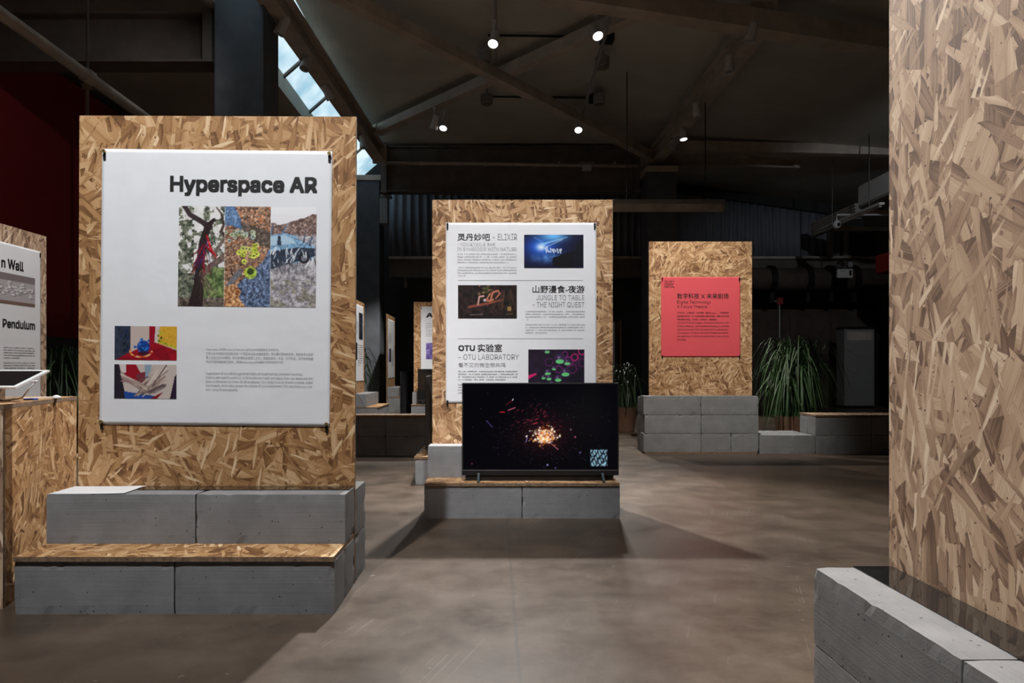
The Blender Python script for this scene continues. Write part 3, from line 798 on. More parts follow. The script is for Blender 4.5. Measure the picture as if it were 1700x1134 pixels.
def art_blue():
    a = Art(98, 55, (10, 14, 44)); X, Y = a.X, a.Y
    g = np.exp(-(((X - 28) / 26) ** 2 + ((Y - 20) / 16) ** 2)); a.put(g, (30, 96, 226)); 
    g = np.exp(-(((X - 48) / 22) ** 2 + ((Y - 2) / 9) ** 2)); a.put(g, (110, 190, 250))
    g = np.exp(-(((X - 28) / 8) ** 2 + ((Y - 20) / 6) ** 2)); a.put(g, (230, 244, 255))
    g = np.exp(-(((X - 40) / 26) ** 2 + ((Y - 38) / 7) ** 2)) * vnoise(55, 98, 7, 4) * 1.5; a.put(g, (90, 150, 220))
    a.line([(28, 16), (70, 4)], [4, 1], (150, 210, 255), .7); a.line([(36, 20), (62, 8)], 1, (220, 240, 255), .8); a.line([(16, 4), (30, 12)], 1, (120, 180, 240), .7)
    e = 30 + 0 * X; n = vnoise(55, 98, 6, 4)
    m = (X > 60 - 14 * np.clip((Y - 32) / 6, -1, 1) + 8 * (n - .5) + np.clip(36 - Y, 0, 40) * .6) & (Y > 10 + np.clip(92 - X, 0, 60) * .38 + 8 * (n - .5)) & (Y < 54 - .12 * np.abs(X - 70))
    a.put(m * 1.0, (6, 7, 14))
    a.put((X > 80) * (1 - g) * .4, (10, 16, 40))
    for (x, y) in ((35, 22), (37, 20), (36, 26), (38, 24), (40, 26), (43, 22), (43, 26), (46, 24), (48, 23), (48, 27), (51, 25), (54, 23), (55, 27), (58, 24), (60, 23), (59, 27)): a.line([(x, y), (x + .8, y + 2.4)], 1.6, (236, 244, 255))
    return a
def art_jungle():
    a = Art(98, 56, (20, 15, 16)); X, Y = a.X, a.Y
    a.tex(np.ones_like(X), (10, 8, 10), (56, 40, 36), 5, 4, .9, 1.8)
    for i in range(14): x = R.uniform(62, 96); a.line([(x, 8), (x + R.uniform(-8, 8), 40)], .9, (96, 66, 46), .6)
    a.line([(18, 36), (50, 30), (74, 24)], [4, 4, 2], (128, 70, 54))
    for i in range(20): a.disc(44 + R.gauss(0, 6), 8 + R.gauss(0, 5), R.uniform(1, 2.4), R.choice([(84, 84, 44), (120, 90, 60), (60, 66, 36), (150, 110, 80)]))
    a.line([(33, 32), (35, 19), (42, 18)], [2.4, 2.6, 3], (206, 158, 148)); a.line([(54, 24), (57, 12), (66, 9), (69, 14), (62, 22)], [3, 3, 2.4, 2, 1.6], (198, 120, 92))
    a.line([(44, 24), (52, 26), (58, 24)], [4, 4, 3], (176, 110, 84)); a.line([(48, 22), (53, 14)], [2, 2], (216, 140, 104)); a.disc(44, 25, 2.2, (190, 180, 200))
    a.poly([(82, 36), (88, 36), (88, 43), (82, 43)], (150, 116, 70)); a.line([(20, 49), (40, 48)], 1, (170, 160, 150), .7); a.line([(80, 48), (90, 47)], 1, (120, 90, 60)); 
    for i in range(20): a.disc(R.uniform(20, 70), R.uniform(28, 46), .8, (130, 60, 50), .7)
    return a
def art_cells():
    a = Art(93, 60, (34, 26, 42)); X, Y = a.X, a.Y
    a.tex(np.ones_like(X), (24, 20, 32), (46, 30, 54), 12, 3)
    def hexa(x, y, r, c, wd=1.4, al=1.0):
        p = [(x + r * math.cos(k * PI / 3 + .3), y + r * math.sin(k * PI / 3 + .3)) for k in range(7)]; a.line(p, wd, c, al)
    for (x, y, r, c) in ((76, 13, 6, (214, 40, 130)), (88, 3, 6, (226, 40, 130)), (66, 20, 8, (150, 40, 130)), (34, 21, 7, (90, 40, 96)), (72, 32, 8, (110, 36, 100)), (88, 22, 7, (96, 36, 92)), (50, 33, 6, (130, 44, 130)), (60, 8, 5, (120, 40, 110))): hexa(x, y, r, c)
    for (x, y, r) in ((52, 16, 9), (64, 21, 6), (61, 38, 8), (42, 31, 4), (32, 38, 6), (49, 48, 6.5), (25, 46, 4), (34, 47, 5), (31, 2, 5), (38, 56, 4)):
        a.disc(x, y, r, (60, 40, 76)); a.disc(x, y + r * .45, r * .8, (110, 210, 130), 1, 1, r * .4); a.disc(x - r * .2, y - r * .3, r * .25, (180, 150, 200), .6)
    a.line([(0, 46), (12, 41)], [6, 3], (214, 36, 110)); return a
def art_fire():
    a = Art(252, 138, (4, 4, 9)); X, Y = a.X, a.Y
    g = np.exp(-(((X - 190) / 60) ** 2 + ((Y - 40) / 40) ** 2)); a.put(g * .5, (16, 17, 20))
    g = np.exp(-(((X - 130) / 60) ** 2 + ((Y - 76) / 40) ** 2)); a.put(g * .6, (26, 12, 18))
    for i in range(420):
        x, y = 128 + R.gauss(0, 44), 84 + R.gauss(0, 28)
        if not (2 < x < 250 and 2 < y < 136): continue
        a.disc(x, y, R.uniform(.35, .7), R.choice([(54, 44, 74), (70, 36, 44), (44, 40, 60), (90, 50, 60), (60, 60, 90)]), R.uniform(.3, 1))
    for i in range(70):
        x, y = 118 + R.gauss(0, 18), 58 + R.gauss(0, 12); an = R.uniform(-.9, .3); a.line([(x, y), (x + 3 * math.cos(an), y + 3 * math.sin(an))], .8, R.choice([(130, 36, 60), (90, 26, 50), (180, 60, 80)]), R.uniform(.3, .9))
    for (x0, y0, x1, y1, c, wd) in ((70, 33, 80, 26, (130, 26, 40), 1.4), (60, 45, 67, 45, (200, 40, 44), 2), (73, 42, 84, 38, (230, 110, 140), 1.6), (38, 59, 47, 69, (90, 84, 140), 1.3), (114, 64, 120, 62, (220, 70, 90), 1.8), (140, 93, 154, 105, (240, 150, 160), 1.2), (102, 93, 104, 87, (150, 140, 230), 1.4), (80, 26, 81, 24, (220, 200, 230), 2), (126, 98, 130, 104, (130, 80, 90), 1)): a.line([(x0, y0), (x1, y1)], wd * .62, c)
    g = np.exp(-(((X - 133) / 17) ** 2 + ((Y - 83) / 13) ** 2)); n = vnoise(138, 252, 4, 3)
    a.put(np.clip(g * 1.5 - .3, 0, 1) * np.clip(n * 2.2 - .3, 0, 1), (214, 84, 34))
    g2 = np.exp(-(((X - 133) / 30) ** 2 + ((Y - 83) / 22) ** 2)); a.put(g2 * .25, (120, 40, 30))
    for i in range(260):
        x, y = 133 + R.gauss(0, 8.5), 83 + R.choice([-6, 4, 5]) + R.gauss(0, 3.6); a.disc(x, y, R.uniform(.4, 1.3), R.choice([(255, 246, 220), (255, 220, 150), (250, 150, 60), (255, 250, 240)]), .9, 1.8)
    for (x, y) in ((118, 80), (117, 89), (122, 88), (145, 72), (153, 86), (157, 84), (103, 84), (148, 76)): a.disc(x, y, 1.5, (250, 236, 220), 1, 1.4)
    for (x, y, c) in ((182, 85, (170, 90, 100)), (137, 130, (150, 150, 220)), (150, 135, (80, 80, 130)), (190, 110, (90, 90, 150)), (14, 128, (90, 40, 80)), (175, 73, (120, 100, 120))): a.disc(x, y, 1.3, c)
    # pale blue emblem, lower right: a rounded patch cut by winding dark lines
    bx, by, S = 207, 105, 27
    m0 = np.clip(.5 - (np.maximum(np.abs(X - bx - S / 2), np.abs(Y - by - S / 2)) - S / 2), 0, 1); a.put(m0, (132, 170, 188)); dk = (8, 10, 16)
    for k in range(9):
        x = bx + 1.5 + k * 3.0
        a.line([(x + 1.3 * math.sin(q * .9 + k * 2.1), by - 1 + q * 2.0) for q in range(0 if k % 2 else 2, 15 - (k * 5) % 4)], 1.45, dk)
    for (x0, y0, x1, y1, x2, y2) in ((-1, 9, 5, 12, 9, 8), (10, 16, 15, 12, 21, 17), (16, 5, 21, 8, 28, 5), (1, 19, 6, 16, 10, 21), (20, 22, 24, 18, 28, 21), (8, 26, 12, 22, 17, 26)):
        a.line([(bx + x0, by + y0), (bx + x1, by + y1), (bx + x2, by + y2)], 1.45, dk)
    for q in range(5): a.disc(bx + 2.5 + q * 5.6, by - .8, 2.0, dk); a.disc(bx + 1 + q * 6.2, by + S + .6, 1.6, dk)
    return a
def art_wall():
    a = Art(60, 60, (176, 168, 172)); a.put((a.Y < 14) * 1.0, (128, 118, 120)); a.put((a.Y > 52) * 1.0, (120, 100, 90))
    for i in range(70): x, y = R.uniform(0, 58), 32 + R.gauss(0, 6); a.disc(x, y, 2.2, (90, 84, 88)); a.disc(x - .5, y - .6, 1.9, (222, 220, 222))
    return a
def art_dark():
    a = Art(40, 70, (30, 34, 48))
    for i in range(30): x = R.uniform(2, 38); y = R.uniform(10, 50); a.line([(x, y), (x + R.uniform(-3, 3), y + 8)], 1, (150, 160, 180), .6)
    return a
def art_violet():
    a = Art(40, 30, (12, 10, 16)); a.tex(a.X < 18, (70, 60, 130), (180, 160, 220), 5, 3); return a

# ------------------------------------------------------------------ posters
def bend(u, v, W, H, amp):
    """how far the sheet stands off the board: slack between the pins"""
    x, y = u / W, v / H
    d = 0.35 * math.sin(PI * x) * math.sin(PI * y)
    d += .25 * math.exp(-((x - .12 - .10 * (1 - y)) / .05) ** 2) * max(0, 1 - abs(2 * y - 1.2)) * min(1, max(0, (y - .3) / .2))
    d += .22 * math.exp(-((x + .55 * (1 - y) - .26) / .035) ** 2) * max(0, y - .45)
    d += .2 * math.sin(5.1 * x + 3.3 * y) * math.sin(PI * x) * math.sin(PI * y) + .03 * math.exp(-((y - .97) / .02) ** 2) * math.sin(PI * x)
    return max(0.0, d) * amp
class Poster:
    """sheet in the local xz plane facing -y, origin at its lower left corner; pixel units inside"""
    def __init__(s, name, label, loc, rz, W, H, px0, py0, px1, py1, mat='poster_white', amp=.012, roll=0.0, cat='poster'):
        s.t = thing(name, label, cat, loc, rz, None); s.t.rotation_euler = (0, roll, rz)
        s.W, s.H, s.b, s.amp = W, H, (px0, py0, px1, py1), amp
        n, m = 72, 72; mb = MB()
        vs = [(W * i / n, -.003 - bend(W * i / n, H * j / m, W, H, amp), H * j / m) for j in range(m + 1) for i in range(n + 1)]
        bk = [(x, y + .0006, z) for x, y, z in vs]; k = len(vs)
        fs = [(j * (n + 1) + i, j * (n + 1) + i + 1, (j + 1) * (n + 1) + i + 1, (j + 1) * (n + 1) + i) for j in range(m) for i in range(n)]
        rim = [i for i in range(n + 1)] + [j * (n + 1) + n for j in range(1, m + 1)] + [m * (n + 1) + i for i in range(n - 1, -1, -1)] + [j * (n + 1) for j in range(m - 1, 0, -1)]
        fs2 = [tuple(q + k for q in f[::-1]) for f in fs] + [(rim[i], rim[(i + 1) % len(rim)], rim[(i + 1) % len(rim)] + k, rim[i] + k) for i in range(len(rim))]
        mb.add(vs + bk, fs + fs2); mb.build('sheet', mat, s.t, smooth=True)
    def uv(s, px, py):
        a, b, c, d = s.b; return (px - a) / (c - a) * s.W, (d - py) / (d - b) * s.H
    def place(s, u, v, lift=.0012): return (u, -.003 - bend(u, v, s.W, s.H, s.amp) - lift, v)
    def pins(s, w_=.012, mat='brass'):
        for x in (.012, s.W - .012):
            for z in (.012, s.H - .012):
                pn = MB().tube([(x, -.004, z), (x, -.010, z), (x, -.016, z)], [.006, .004, .008], 8).build('pin', mat, s.t)
                MB().box(x - .005, x + .005, -.0075, -.0045, z - .034, z - .006).build('clip_tail', 'black_plastic', pn)
    def picture(s, art, px0, py0, px1, py1, label=None, mat='print'):
        (u0, v1), (u1, v0) = s.uv(px0, py0), s.uv(px1, py1)
        w_, h = art.w, art.h; c = art.lin()
        # one quad per painted dot, corners carrying the print colour
        xs = np.linspace(u0, u1, w_); zs = np.linspace(v1, v0, h)
        vs = [s.place(x, z) for z in zs for x in xs]
        idx = np.arange(w_ * h).reshape(h, w_)
        fs = np.stack([idx[1:, :-1], idx[1:, 1:], idx[:-1, 1:], idx[:-1, :-1]], -1).reshape(-1, 4)
        me = bpy.data.meshes.new('picture'); me.from_pydata(vs, [], fs.tolist()); me.materials.append(M[mat])
        at = me.color_attributes.new('print', 'FLOAT_COLOR', 'POINT')
        at.data.foreach_set('color', np.concatenate([c.reshape(-1, 3), np.ones((w_ * h, 1))], 1).ravel().astype(np.float32))
        o = link('picture', me, s.t)
        if label: o['label'] = label
        return o
    def mesh2(s, me, name, mat, label=None):
        me.materials.clear(); me.materials.append(M[mat]); o = link(name, me, s.t)
        if label: o['label'] = label
        return o
    def text(s, body, px0, py0, px1, py1, mat='ink_black', bold=0.0, label=None, keep=False):
        """lettering fitted to its box in the photograph (top and bottom of the letters' ink)"""
        me = text_mesh(body, bold)
        n = len(me.vertices); co = np.empty(n * 3); me.vertices.foreach_get('co', co); co = co.reshape(-1, 3)
        x0, x1, y0, y1 = co[:, 0].min(), co[:, 0].max(), co[:, 1].min(), co[:, 1].max()
        (u0, v1), (u1, v0) = s.uv(px0, py0), s.uv(px1, py1)
        if keep: u1 = u0 + (x1 - x0) * (v1 - v0) / (y1 - y0) * keep
        out = [s.place(u0 + (x - x0) / (x1 - x0) * (u1 - u0), v0 + (y - y0) / (y1 - y0) * (v1 - v0), .0012 + zz) for x, y, zz in co]
        me.vertices.foreach_set('co', np.array(out).ravel()); me.update()
        return s.mesh2(me, 'lettering', mat, label)
    def greek(s, px0, py0, px1, py1, lines, last=1.0, mat='ink_pale', cw=2.2, seed=1):
        """paragraph too small to read in the photograph: rows of tiny marks"""
        r_ = random.Random(seed); mb = MB(); lh = (py1 - py0) / lines
        for i in range(lines):
            x = px0; xe = px1 if i < lines - 1 else px0 + (px1 - px0) * last
            while x < xe:
                wd = cw * r_.uniform(.5, 1.0); y0 = py0 + i * lh; hh = lh * r_.uniform(.32, .5)
                if r_.random() > .12:
                    q = [s.place(*s.uv(a, b)) for a, b in ((x, y0 + lh * .6), (min(x + wd * .72, xe), y0 + lh * .6), (min(x + wd * .72, xe), y0 + lh * .6 - hh), (x, y0 + lh * .6 - hh))]
                    mb.add(q, [(0, 1, 2, 3)])
                x += wd
        return mb.build('lettering', mat, s.t, uv=False)
    def rule(s, px0, px1, py, th=.35, mat='ink_pale'):
        q = [s.place(*s.uv(a, b)) for a, b in ((px0, py + th), (px1, py + th), (px1, py - th), (px0, py - th))]
        k = 12; vs = []; fs = []
        for i in range(k + 1):
            x = px0 + (px1 - px0) * i / k; vs += [s.place(*s.uv(x, py + th)), s.place(*s.uv(x, py - th))]
        fs = [(2 * i, 2 * i + 2, 2 * i + 3, 2 * i + 1) for i in range(k)]
        return MB().add(vs, fs).build('rule', mat, s.t, uv=False)
_tc = bpy.data.curves.new('lettering', 'FONT'); _tc.dimensions = '2D'; _tc.fill_mode = 'BOTH'; _tc.resolution_u = 3
try:      # the typeface that ships with Blender; the built-in one otherwise
    import os
    _fd = bpy.utils.system_resource('DATAFILES', path='fonts')
    FONTS = [bpy.data.fonts.load(os.path.join(_fd, 'Inter.woff2')), _tc.font]
except Exception: FONTS = None
_to = bpy.data.objects.new('lettering', _tc); COL.objects.link(_to)
def text_mesh(body, bold):
    if FONTS: _tc.font = FONTS[1 if any(ord(c) > 0x2fff for c in body) else 0]
    _tc.body = body; _tc.offset = min(0.0, bold)
    me = bpy.data.meshes.new_from_object(_to)
    if bold > 0:      # heavy strokes: the outline laid down several times, slightly shifted
        n = len(me.vertices); co = np.empty(n * 3); me.vertices.foreach_get('co', co); co = co.reshape(-1, 3)
        fs = [tuple(p.vertices) for p in me.polygons]; V = []; F_ = []
        for k in range(9):
            d = (bold * (k % 3 - 1), bold * (k // 3 - 1), 0)
            V += (co + np.array((d[0], d[1], k * 4e-5))).tolist(); F_ += [tuple(i + k * n for i in f) for f in fs]
        me = bpy.data.meshes.new('lettering'); me.from_pydata(V, [], F_)
    return me

# --- large white poster
sA = F / 3.084
ZA = lambda py: CH + (CY - py) / sA
pA = Poster('poster', 'largest white poster, with tree, leaves and car photographs', ((165.5 - CX) / sA, 3.0835, ZA(704.5)), 0, 382 / sA, 457 / sA, 165.5, 247.5, 547.5, 704.5, amp=.014, roll=.0105)
pA.pins()
pA.text('Hyperspace AR', 279, 291, 523, 324, bold=.030, label='bold black title')
pA.picture(art_main(), 294.5, 341, 522.5, 507, 'three-part photograph of a tree, autumn leaves and a spiky car')
pA.picture(art_ball(), 190, 541, 293.5, 597, 'photograph of a blue ball on a red floor')
pA.picture(art_sticks(), 190, 604.5, 293.5, 661, 'photograph of pale leaning sticks')
za = ['Hyperspace AR是Universal Everything的LiDAR增强现实艺术实验。', '它可以在你选择的空间里创造一个特定地点的AR雕塑展览。你只需扫描你的空间，然后就可以在屏',
      '幕上创造3D的AR雕塑。你可使用的3D建模工具包：里面包括花、水晶、钉子和线，它们也会根据', '你在环境的颜色进行采样。使用#HyperspaceAR拍摄并分享你的创作吧！']
for i, (l, xe) in enumerate(zip(za, (463, 519, 519, 470))): pA.text(l, 342, 575.5 + i * 6.9, xe, 580.5 + i * 6.9, 'ink_pale')
ea = ['Hyperspace AR is a LiDAR augmented reality art experiment by Universal Everything.', 'Create a site-specific exhibition of AR sculptures in your own space. Scan your space and then',
      'draw on the screen to create 3D AR sculptures. Your toolkit includes flowers, crystals, spikes', 'and threads, which also sample the colours of your environment. Film and share your cre-', 'ation using #HyperspaceAR.']
for i, (l, xe) in enumerate(zip(ea, (502, 519, 519, 519, 395))): pA.text(l, 342, 615.5 + i * 6.7, xe, 621 + i * 6.7, 'ink_pale')

# --- middle white poster
sB = F / 4.812
ZBp = lambda py: CH + (CY - py) / sB
pB = Poster('poster', 'white poster behind the television, with three headed sections', ((740 - CX) / sB, 4.8115, ZBp(669)), 0, 250 / sB, 299 / sB, 740, 369, 990, 669, amp=.010)
pB.pins(mat='black_metal')
pB.text('灵丹妙吧', 759.5, 387, 813.5, 399, bold=.013, label='bold black heading')
pB.text('- ELIXIR', 818, 387.5, 858.5, 398, 'ink_grey', bold=0)
pB.text('- COCKTAILS BAR', 759, 402.3, 822, 407.8, 'ink_pale', bold=0)
pB.text('IN SYMBIOSIS WITH NATURE', 759, 410, 857.5, 416, 'ink_pale', bold=0)
pB.greek(759.5, 419.5, 857.5, 438, 4, .88, seed=1); pB.greek(759.5, 442, 857.5, 460, 4, .14, seed=2, cw=1.7)
pB.picture(art_blue(), 870, 389, 968.5, 444.5, 'dark blue photograph with a bright glow')
pB.rule(760, 968, 465)
pB.picture(art_jungle(), 760.5, 473, 858, 528.5, 'dark photograph of a tangled branch')
pB.text('山野漫食-夜游', 884, 473.5, 970, 486, bold=.013, label='bold black heading')
pB.text('JUNGLE TO TABLE', 890.5, 489.5, 970, 498, 'ink_grey', bold=0)
pB.text('- THE NIGHT QUEST', 884, 501, 970, 510.5, 'ink_grey', bold=0)
pB.greek(872, 515, 970.5, 533, 4, .05, seed=3); pB.greek(872, 537, 970.5, 555, 4, .36, seed=4, cw=1.7)
pB.rule(760, 968, 562)
pB.text('OTU', 761, 573, 788.5, 582.5, bold=.030, label='bold black heading')
pB.text('实验室', 793, 571, 833.5, 584, bold=.013)
pB.text('- OTU LABORATORY', 761, 588, 861.5, 597, 'ink_grey', bold=0)
pB.text('看不见的微生物共鸣', 761, 602, 839, 609.5, 'ink_grey')
pB.greek(761, 615, 859, 633, 4, .8, seed=5, mat='ink_grey'); pB.greek(761, 637, 859, 655, 4, .4, seed=6, cw=1.7, mat='ink_grey')
pB.picture(art_cells(), 877, 580, 970, 639, 'photograph of green drops in violet cells')

# --- red sign
sC = F / 7.941
ZC = lambda py: CH + (CY - py) / sC
pC = Poster('sign', 'square coral-red sign with black text on the far panel', ((1097.5 - CX) / sC, 7.9425, ZC(592.5)), 0, 131.5 / sC, 132.5 / sC, 1097.5, 460, 1229, 592.5, 'poster_red', amp=.006, cat='sign')
pC.pins(mat='black_metal')
for i, l in enumerate(("751 INT'L", 'DESIGN', 'FESTIVAL')): pC.text(l, 1103, 466 + i * 4.4, 1120 - (i == 1) * 2.2, 469.3 + i * 4.4, bold=.012)
pC.text('数字科技 X 未来剧场', 1124, 487, 1209.5, 496.3, bold=.009, label='black heading')
pC.text('Digital Technology', 1124, 499, 1180.5, 505.5); pC.text('X Future Theatre', 1124, 506.6, 1173.5, 511.7)
for i, (l, xe) in enumerate(zip(('灯光艺术、沉浸影像、机械装置、建筑Mapping……不断涌现的', '多媒体数字科技，为人们带来感官与感知的拓展，构建了全新的剧', '场和审美的体验。在未来，世界各处，皆是舞台。'), (1210, 1210, 1191))):
    pC.text(l, 1124, 518 + i * 5.5, xe, 521.4 + i * 5.5)
for i, (l, xe) in enumerate(zip(('Light art, immersive images, mechanical installations, and', 'building Mapping... are constantly emerging multimedia', 'digital technologies that bring people sensory and percep-', 'tual expansion, building a new form of theater and aesthet-', 'ical experience. In the future, everywhere in the world will', 'be a stage.'), (1210, 1210, 1209, 1210, 1210, 1139))):
    pC.text(l, 1124, 534.4 + i * 5.6, xe, 538 + i * 5.6)

# --- cropped poster on the far left (faces the aisle)
XG = -3.30 - .387
def yG(px): return F * XG / (px - CX)
def zG(px, py): return CH + (CY - py) * yG(px) / F
GW, GH = 1.0, 1.20
yr = yG(67)
pG = Poster('poster', 'white poster cropped by the left picture edge', (XG + .0005, yr - GW, zG(67, 418) - GH), PI / 2, GW, GH, 0, 0, 1000, 1200, amp=.010)
pG.pins()
z0G = zG(67, 418) - GH
def gp(px, py):  # photograph pixel -> millimetres on this sheet
    return (yG(px) - (yr - GW)) * 1000, 1200 - (zG(px, py) - z0G) * 1000
def gtext(body, pxa, pya0, pya1, pxb, **k):
    a = gp(pxa, pya0); a2 = gp(pxa, pya1); b = gp(pxb, pya0)
    pG.text(body, a[0], a[1], b[0], a2[1], **k)
gtext('n Wall', 1, 427, 444, 38, bold=.026)
gtext('Pendulum', 3, 529, 544, 57, bold=.026)
a0, a1 = gp(0, 455), gp(57, 507)
pG.picture(art_wall(), a0[0] - 180, gp(30, 457)[1], a1[0], gp(30, 507)[1], 'photograph of small white blocks')
pG.greek(a0[0] + 30, gp(30, 576)[1], a1[0], gp(30, 597)[1], 5, .5, cw=8, seed=9, mat='ink_grey'); pG.greek(a0[0] + 30, gp(30, 601)[1], a1[0], gp(30, 622)[1], 5, .7, cw=8, seed=10, mat='ink_grey')

# --- far posters
def far_poster(loc, rz, label, title, art, seed):
    p = Poster('poster', label, loc, rz, .98, 1.25, 0, 0, 980, 1250, amp=.006)
    if title: p.text(title, 90, 110, 90 + 95 * len(title), 190, bold=.03)
    p.greek(90, 280, 500, 520, 8, .6, cw=18, seed=seed)
    p.picture(art(), 90, 620, 420, 900)
    p.greek(480, 640, 900, 1000, 10, .5, cw=18, seed=seed + 3)
    p.pins()
    return p
far_poster((-2.222, 11.75 - .49, .70), PI / 2, 'narrow white poster on the far panel left of the gap', None, art_violet, 21).picture(art_dark(), 560, 120, 900, 560)
far_poster((-2.222, 15.55 - .49, .70), PI / 2, 'narrow glowing white poster right of the blue-grey column', None, art_violet, 31)
far_poster((-.78 - .48, 12.351, .72), 0, 'far white poster partly hidden behind the middle panel', 'Are', art_violet, 41)
pf = far_poster((2.5 + .49 * math.sin(-.10) - .002, 14.6 + .49, .58), -PI / 2 - .10, 'sliver of white poster seen right of the middle panel', None, art_violet, 51)

# ------------------------------------------------------------------ televisions
def television(loc, rz, label, art=None, W=.972, Hh=.556, feet=(-.385, .385)):
    """origin: middle of the foot line on the supporting surface; screen faces -y"""
    t = thing('television', label, 'television', loc, rz, 'televisions')
    z0 = .036
    MB().box(-W / 2, W / 2, -.012, .018, z0, z0 + Hh, b=.004).build('bezel', 'black_plastic', t)
    bk = MB(); bk.add([(-W * .46, .018, z0 + .02), (W * .46, .018, z0 + .02), (W * .46, .018, z0 + Hh * .9), (-W * .46, .018, z0 + Hh * .9),
                       (-W * .40, .062, z0 + .05), (W * .40, .062, z0 + .05), (W * .40, .05, z0 + Hh * .62), (-W * .40, .05, z0 + Hh * .62)],
                      [(0, 1, 2, 3), (4, 7, 6, 5), (0, 4, 5, 1), (1, 5, 6, 2), (2, 6, 7, 3), (3, 7, 4, 0)])
    bk.build('back_cover', 'black_plastic', t)
    MB().box(-W / 2 + .004, W / 2 - .004, -.0135, -.0121, z0 + .030, z0 + .033).build('trim_strip', 'steel', t)
    MB().box(-W * .48, W * .40, .0, .05, .002, z0 - .001, b=.006).build('speaker_bar', 'black_plastic', t)
    for x in feet:
        MB().bar((x, -.015, z0 + .012), (x, -.075, .006), .014, .010, up=(0, 1, 1)).bar((x, .02, z0), (x, .085, .006), .014, .010, up=(0, -1, 1)).box(x - .008, x + .008, -.085, -.06, 0, .008).box(x - .008, x + .008, .07, .095, 0, .008).build('foot', 'dark_steel', t)
    xs0, xs1, zs0, zs1 = -W / 2 + .008, W / 2 - .008, z0 + .038, z0 + Hh - .008
    if art is None:
        MB().box(xs0, xs1, -.0128, -.0122, zs0, zs1).build('screen', 'black_gloss', t)
    else:
        c = art.lin(); w_, h = art.w, art.h
        xs = np.linspace(xs0, xs1, w_); zs = np.linspace(zs1, zs0, h)
        vs = [(x, -.0128, z) for z in zs for x in xs]; idx = np.arange(w_ * h).reshape(h, w_)
        fs = np.stack([idx[1:, :-1], idx[1:, 1:], idx[:-1, 1:], idx[:-1, :-1]], -1).reshape(-1, 4)
        me = bpy.data.meshes.new('screen'); me.from_pydata(vs, [], fs.tolist()); me.materials.append(M['screen'])
        at = me.color_attributes.new('print', 'FLOAT_COLOR', 'POINT')
        at.data.foreach_set('color', np.concatenate([c.reshape(-1, 3), np.ones((w_ * h, 1))], 1).ravel().astype(np.float32))
        o = link('screen', me, t); o['label'] = 'dark screen showing a burst of sparks'
    return t
TVY = 4.505
television(((897 - CX) * TVY / F, TVY, .2166), 0, 'black television on the middle stand showing glowing sparks', art_fire(), W=.975, Hh=.575)
television((-.575, 6.30, .2172), -PI / 2 + .06, 'black television seen edge-on behind the middle panel', None, W=.95, Hh=.60)
television((-.80, 12.0, .3168), 0, 'dark television in front of the far facing poster', None, W=.95, Hh=.55)
television((-1.52, 13.3, .0), -PI / 2 - .35, 'dark television edge-on in the middle of the far gap', None, W=.9, Hh=.82)

# ------------------------------------------------------------------ small things
def sheet(name, label, cat, x0, x1, y0, y1, z, th, mat, rz=0, skew=0.0, group=None):
    cx, cy = (x0 + x1) / 2, (y0 + y1) / 2
    m = MB(); vs = []; n = 8
    for k, h in ((0, 0), (1, th)):
        for j in (0, 1):
            for i in range(n + 1):
                x = (x0 + (x1 - x0) * i / n) - cx; y = (y0 if j == 0 else y1) - cy
                vs.append((x, y, h + (.003 * (i / n) ** 3 if mat == 'white_paper' else 0)))
    q = 2 * (n + 1)
    fs = []
    for i in range(n):
        fs += [(i, i + 1, n + 2 + i, n + 1 + i), (q + i, q + n + 1 + i, q + n + 2 + i, q + i + 1), (i, q + i, q + i + 1, i + 1), (n + 1 + i, n + 2 + i, q + n + 2 + i, q + n + 1 + i)]
    fs += [(0, n + 1, q + n + 1, q), (n, q + n, q + 2 * n + 1, 2 * n + 1)]
    o = m.add(vs, fs).build(name, mat, None, (cx, cy, z)); o.rotation_euler[2] = rz
    return tag(o, label, cat, group)
ZT = .4156
sheet('paper_sheet', 'blank white paper sheet on the largest stand\'s block ledge', 'paper', -1.785, -1.483, 2.893, 3.077, ZT, .0008, 'white_paper')
sheet('acrylic_strip', 'glossy black acrylic strip on the largest stand\'s block ledge', 'strip', -1.475, -.60, 2.985, 3.081, ZT, .002, 'black_gloss')
sheet('paper_sheet', 'white paper sheet on the middle stand\'s ledge beside the television', 'paper', -.425, .1, 4.66, 4.806, ZT, .0008, 'white_paper')
sheet('acrylic_strip', 'glossy black acrylic strip at the foot of the tall bare panel', 'strip', .936, 1.037, .69, 1.888, .4005, .002, 'black_gloss')

# tablet on the pedestal, with its cable
tt = thing('tablet', 'white-rimmed tablet lying tilted on the pedestal at the left edge', 'tablet', (-2.205, 2.93, .7808), 0)
tilt = math.radians(17)
def tp3(x, y, h):     # point on the tilted slab: x along width, y up the slope
    return (x, y * math.cos(tilt) - h * math.sin(tilt), .054 + y * math.sin(tilt) + h * math.cos(tilt))
def slab(x0, x1, y0, y1, h0, h1, name, mat):
    vs = [tp3(x, y, h) for x in (x0, x1) for y in (y0, y1) for h in (h0, h1)]
    return MB().add(vs, [(0, 1, 3, 2), (4, 6, 7, 5), (0, 4, 5, 1), (2, 3, 7, 6), (0, 2, 6, 4), (1, 5, 7, 3)]).build(name, mat, tt)
PXT = -2.12
xr = .265
slab(-.10, xr, 0, .235, 0, .008, 'case', 'white_paint')
slab(-.082, xr - .018, .018, .217, .0081, .0092, 'screen', 'black_gloss')
MB().box(-.02, .10, .12, .18, 0, .078).build('support', 'osb_edge', tt)
pth = [(xr + .004, .10, .082), (xr + .016, .10, .080), (xr + .004, .09, .062), (xr - .04, .10, .014), (xr - .09, .09, .004), (xr - .2, .1, .004), (xr - .34, .06, .004)]
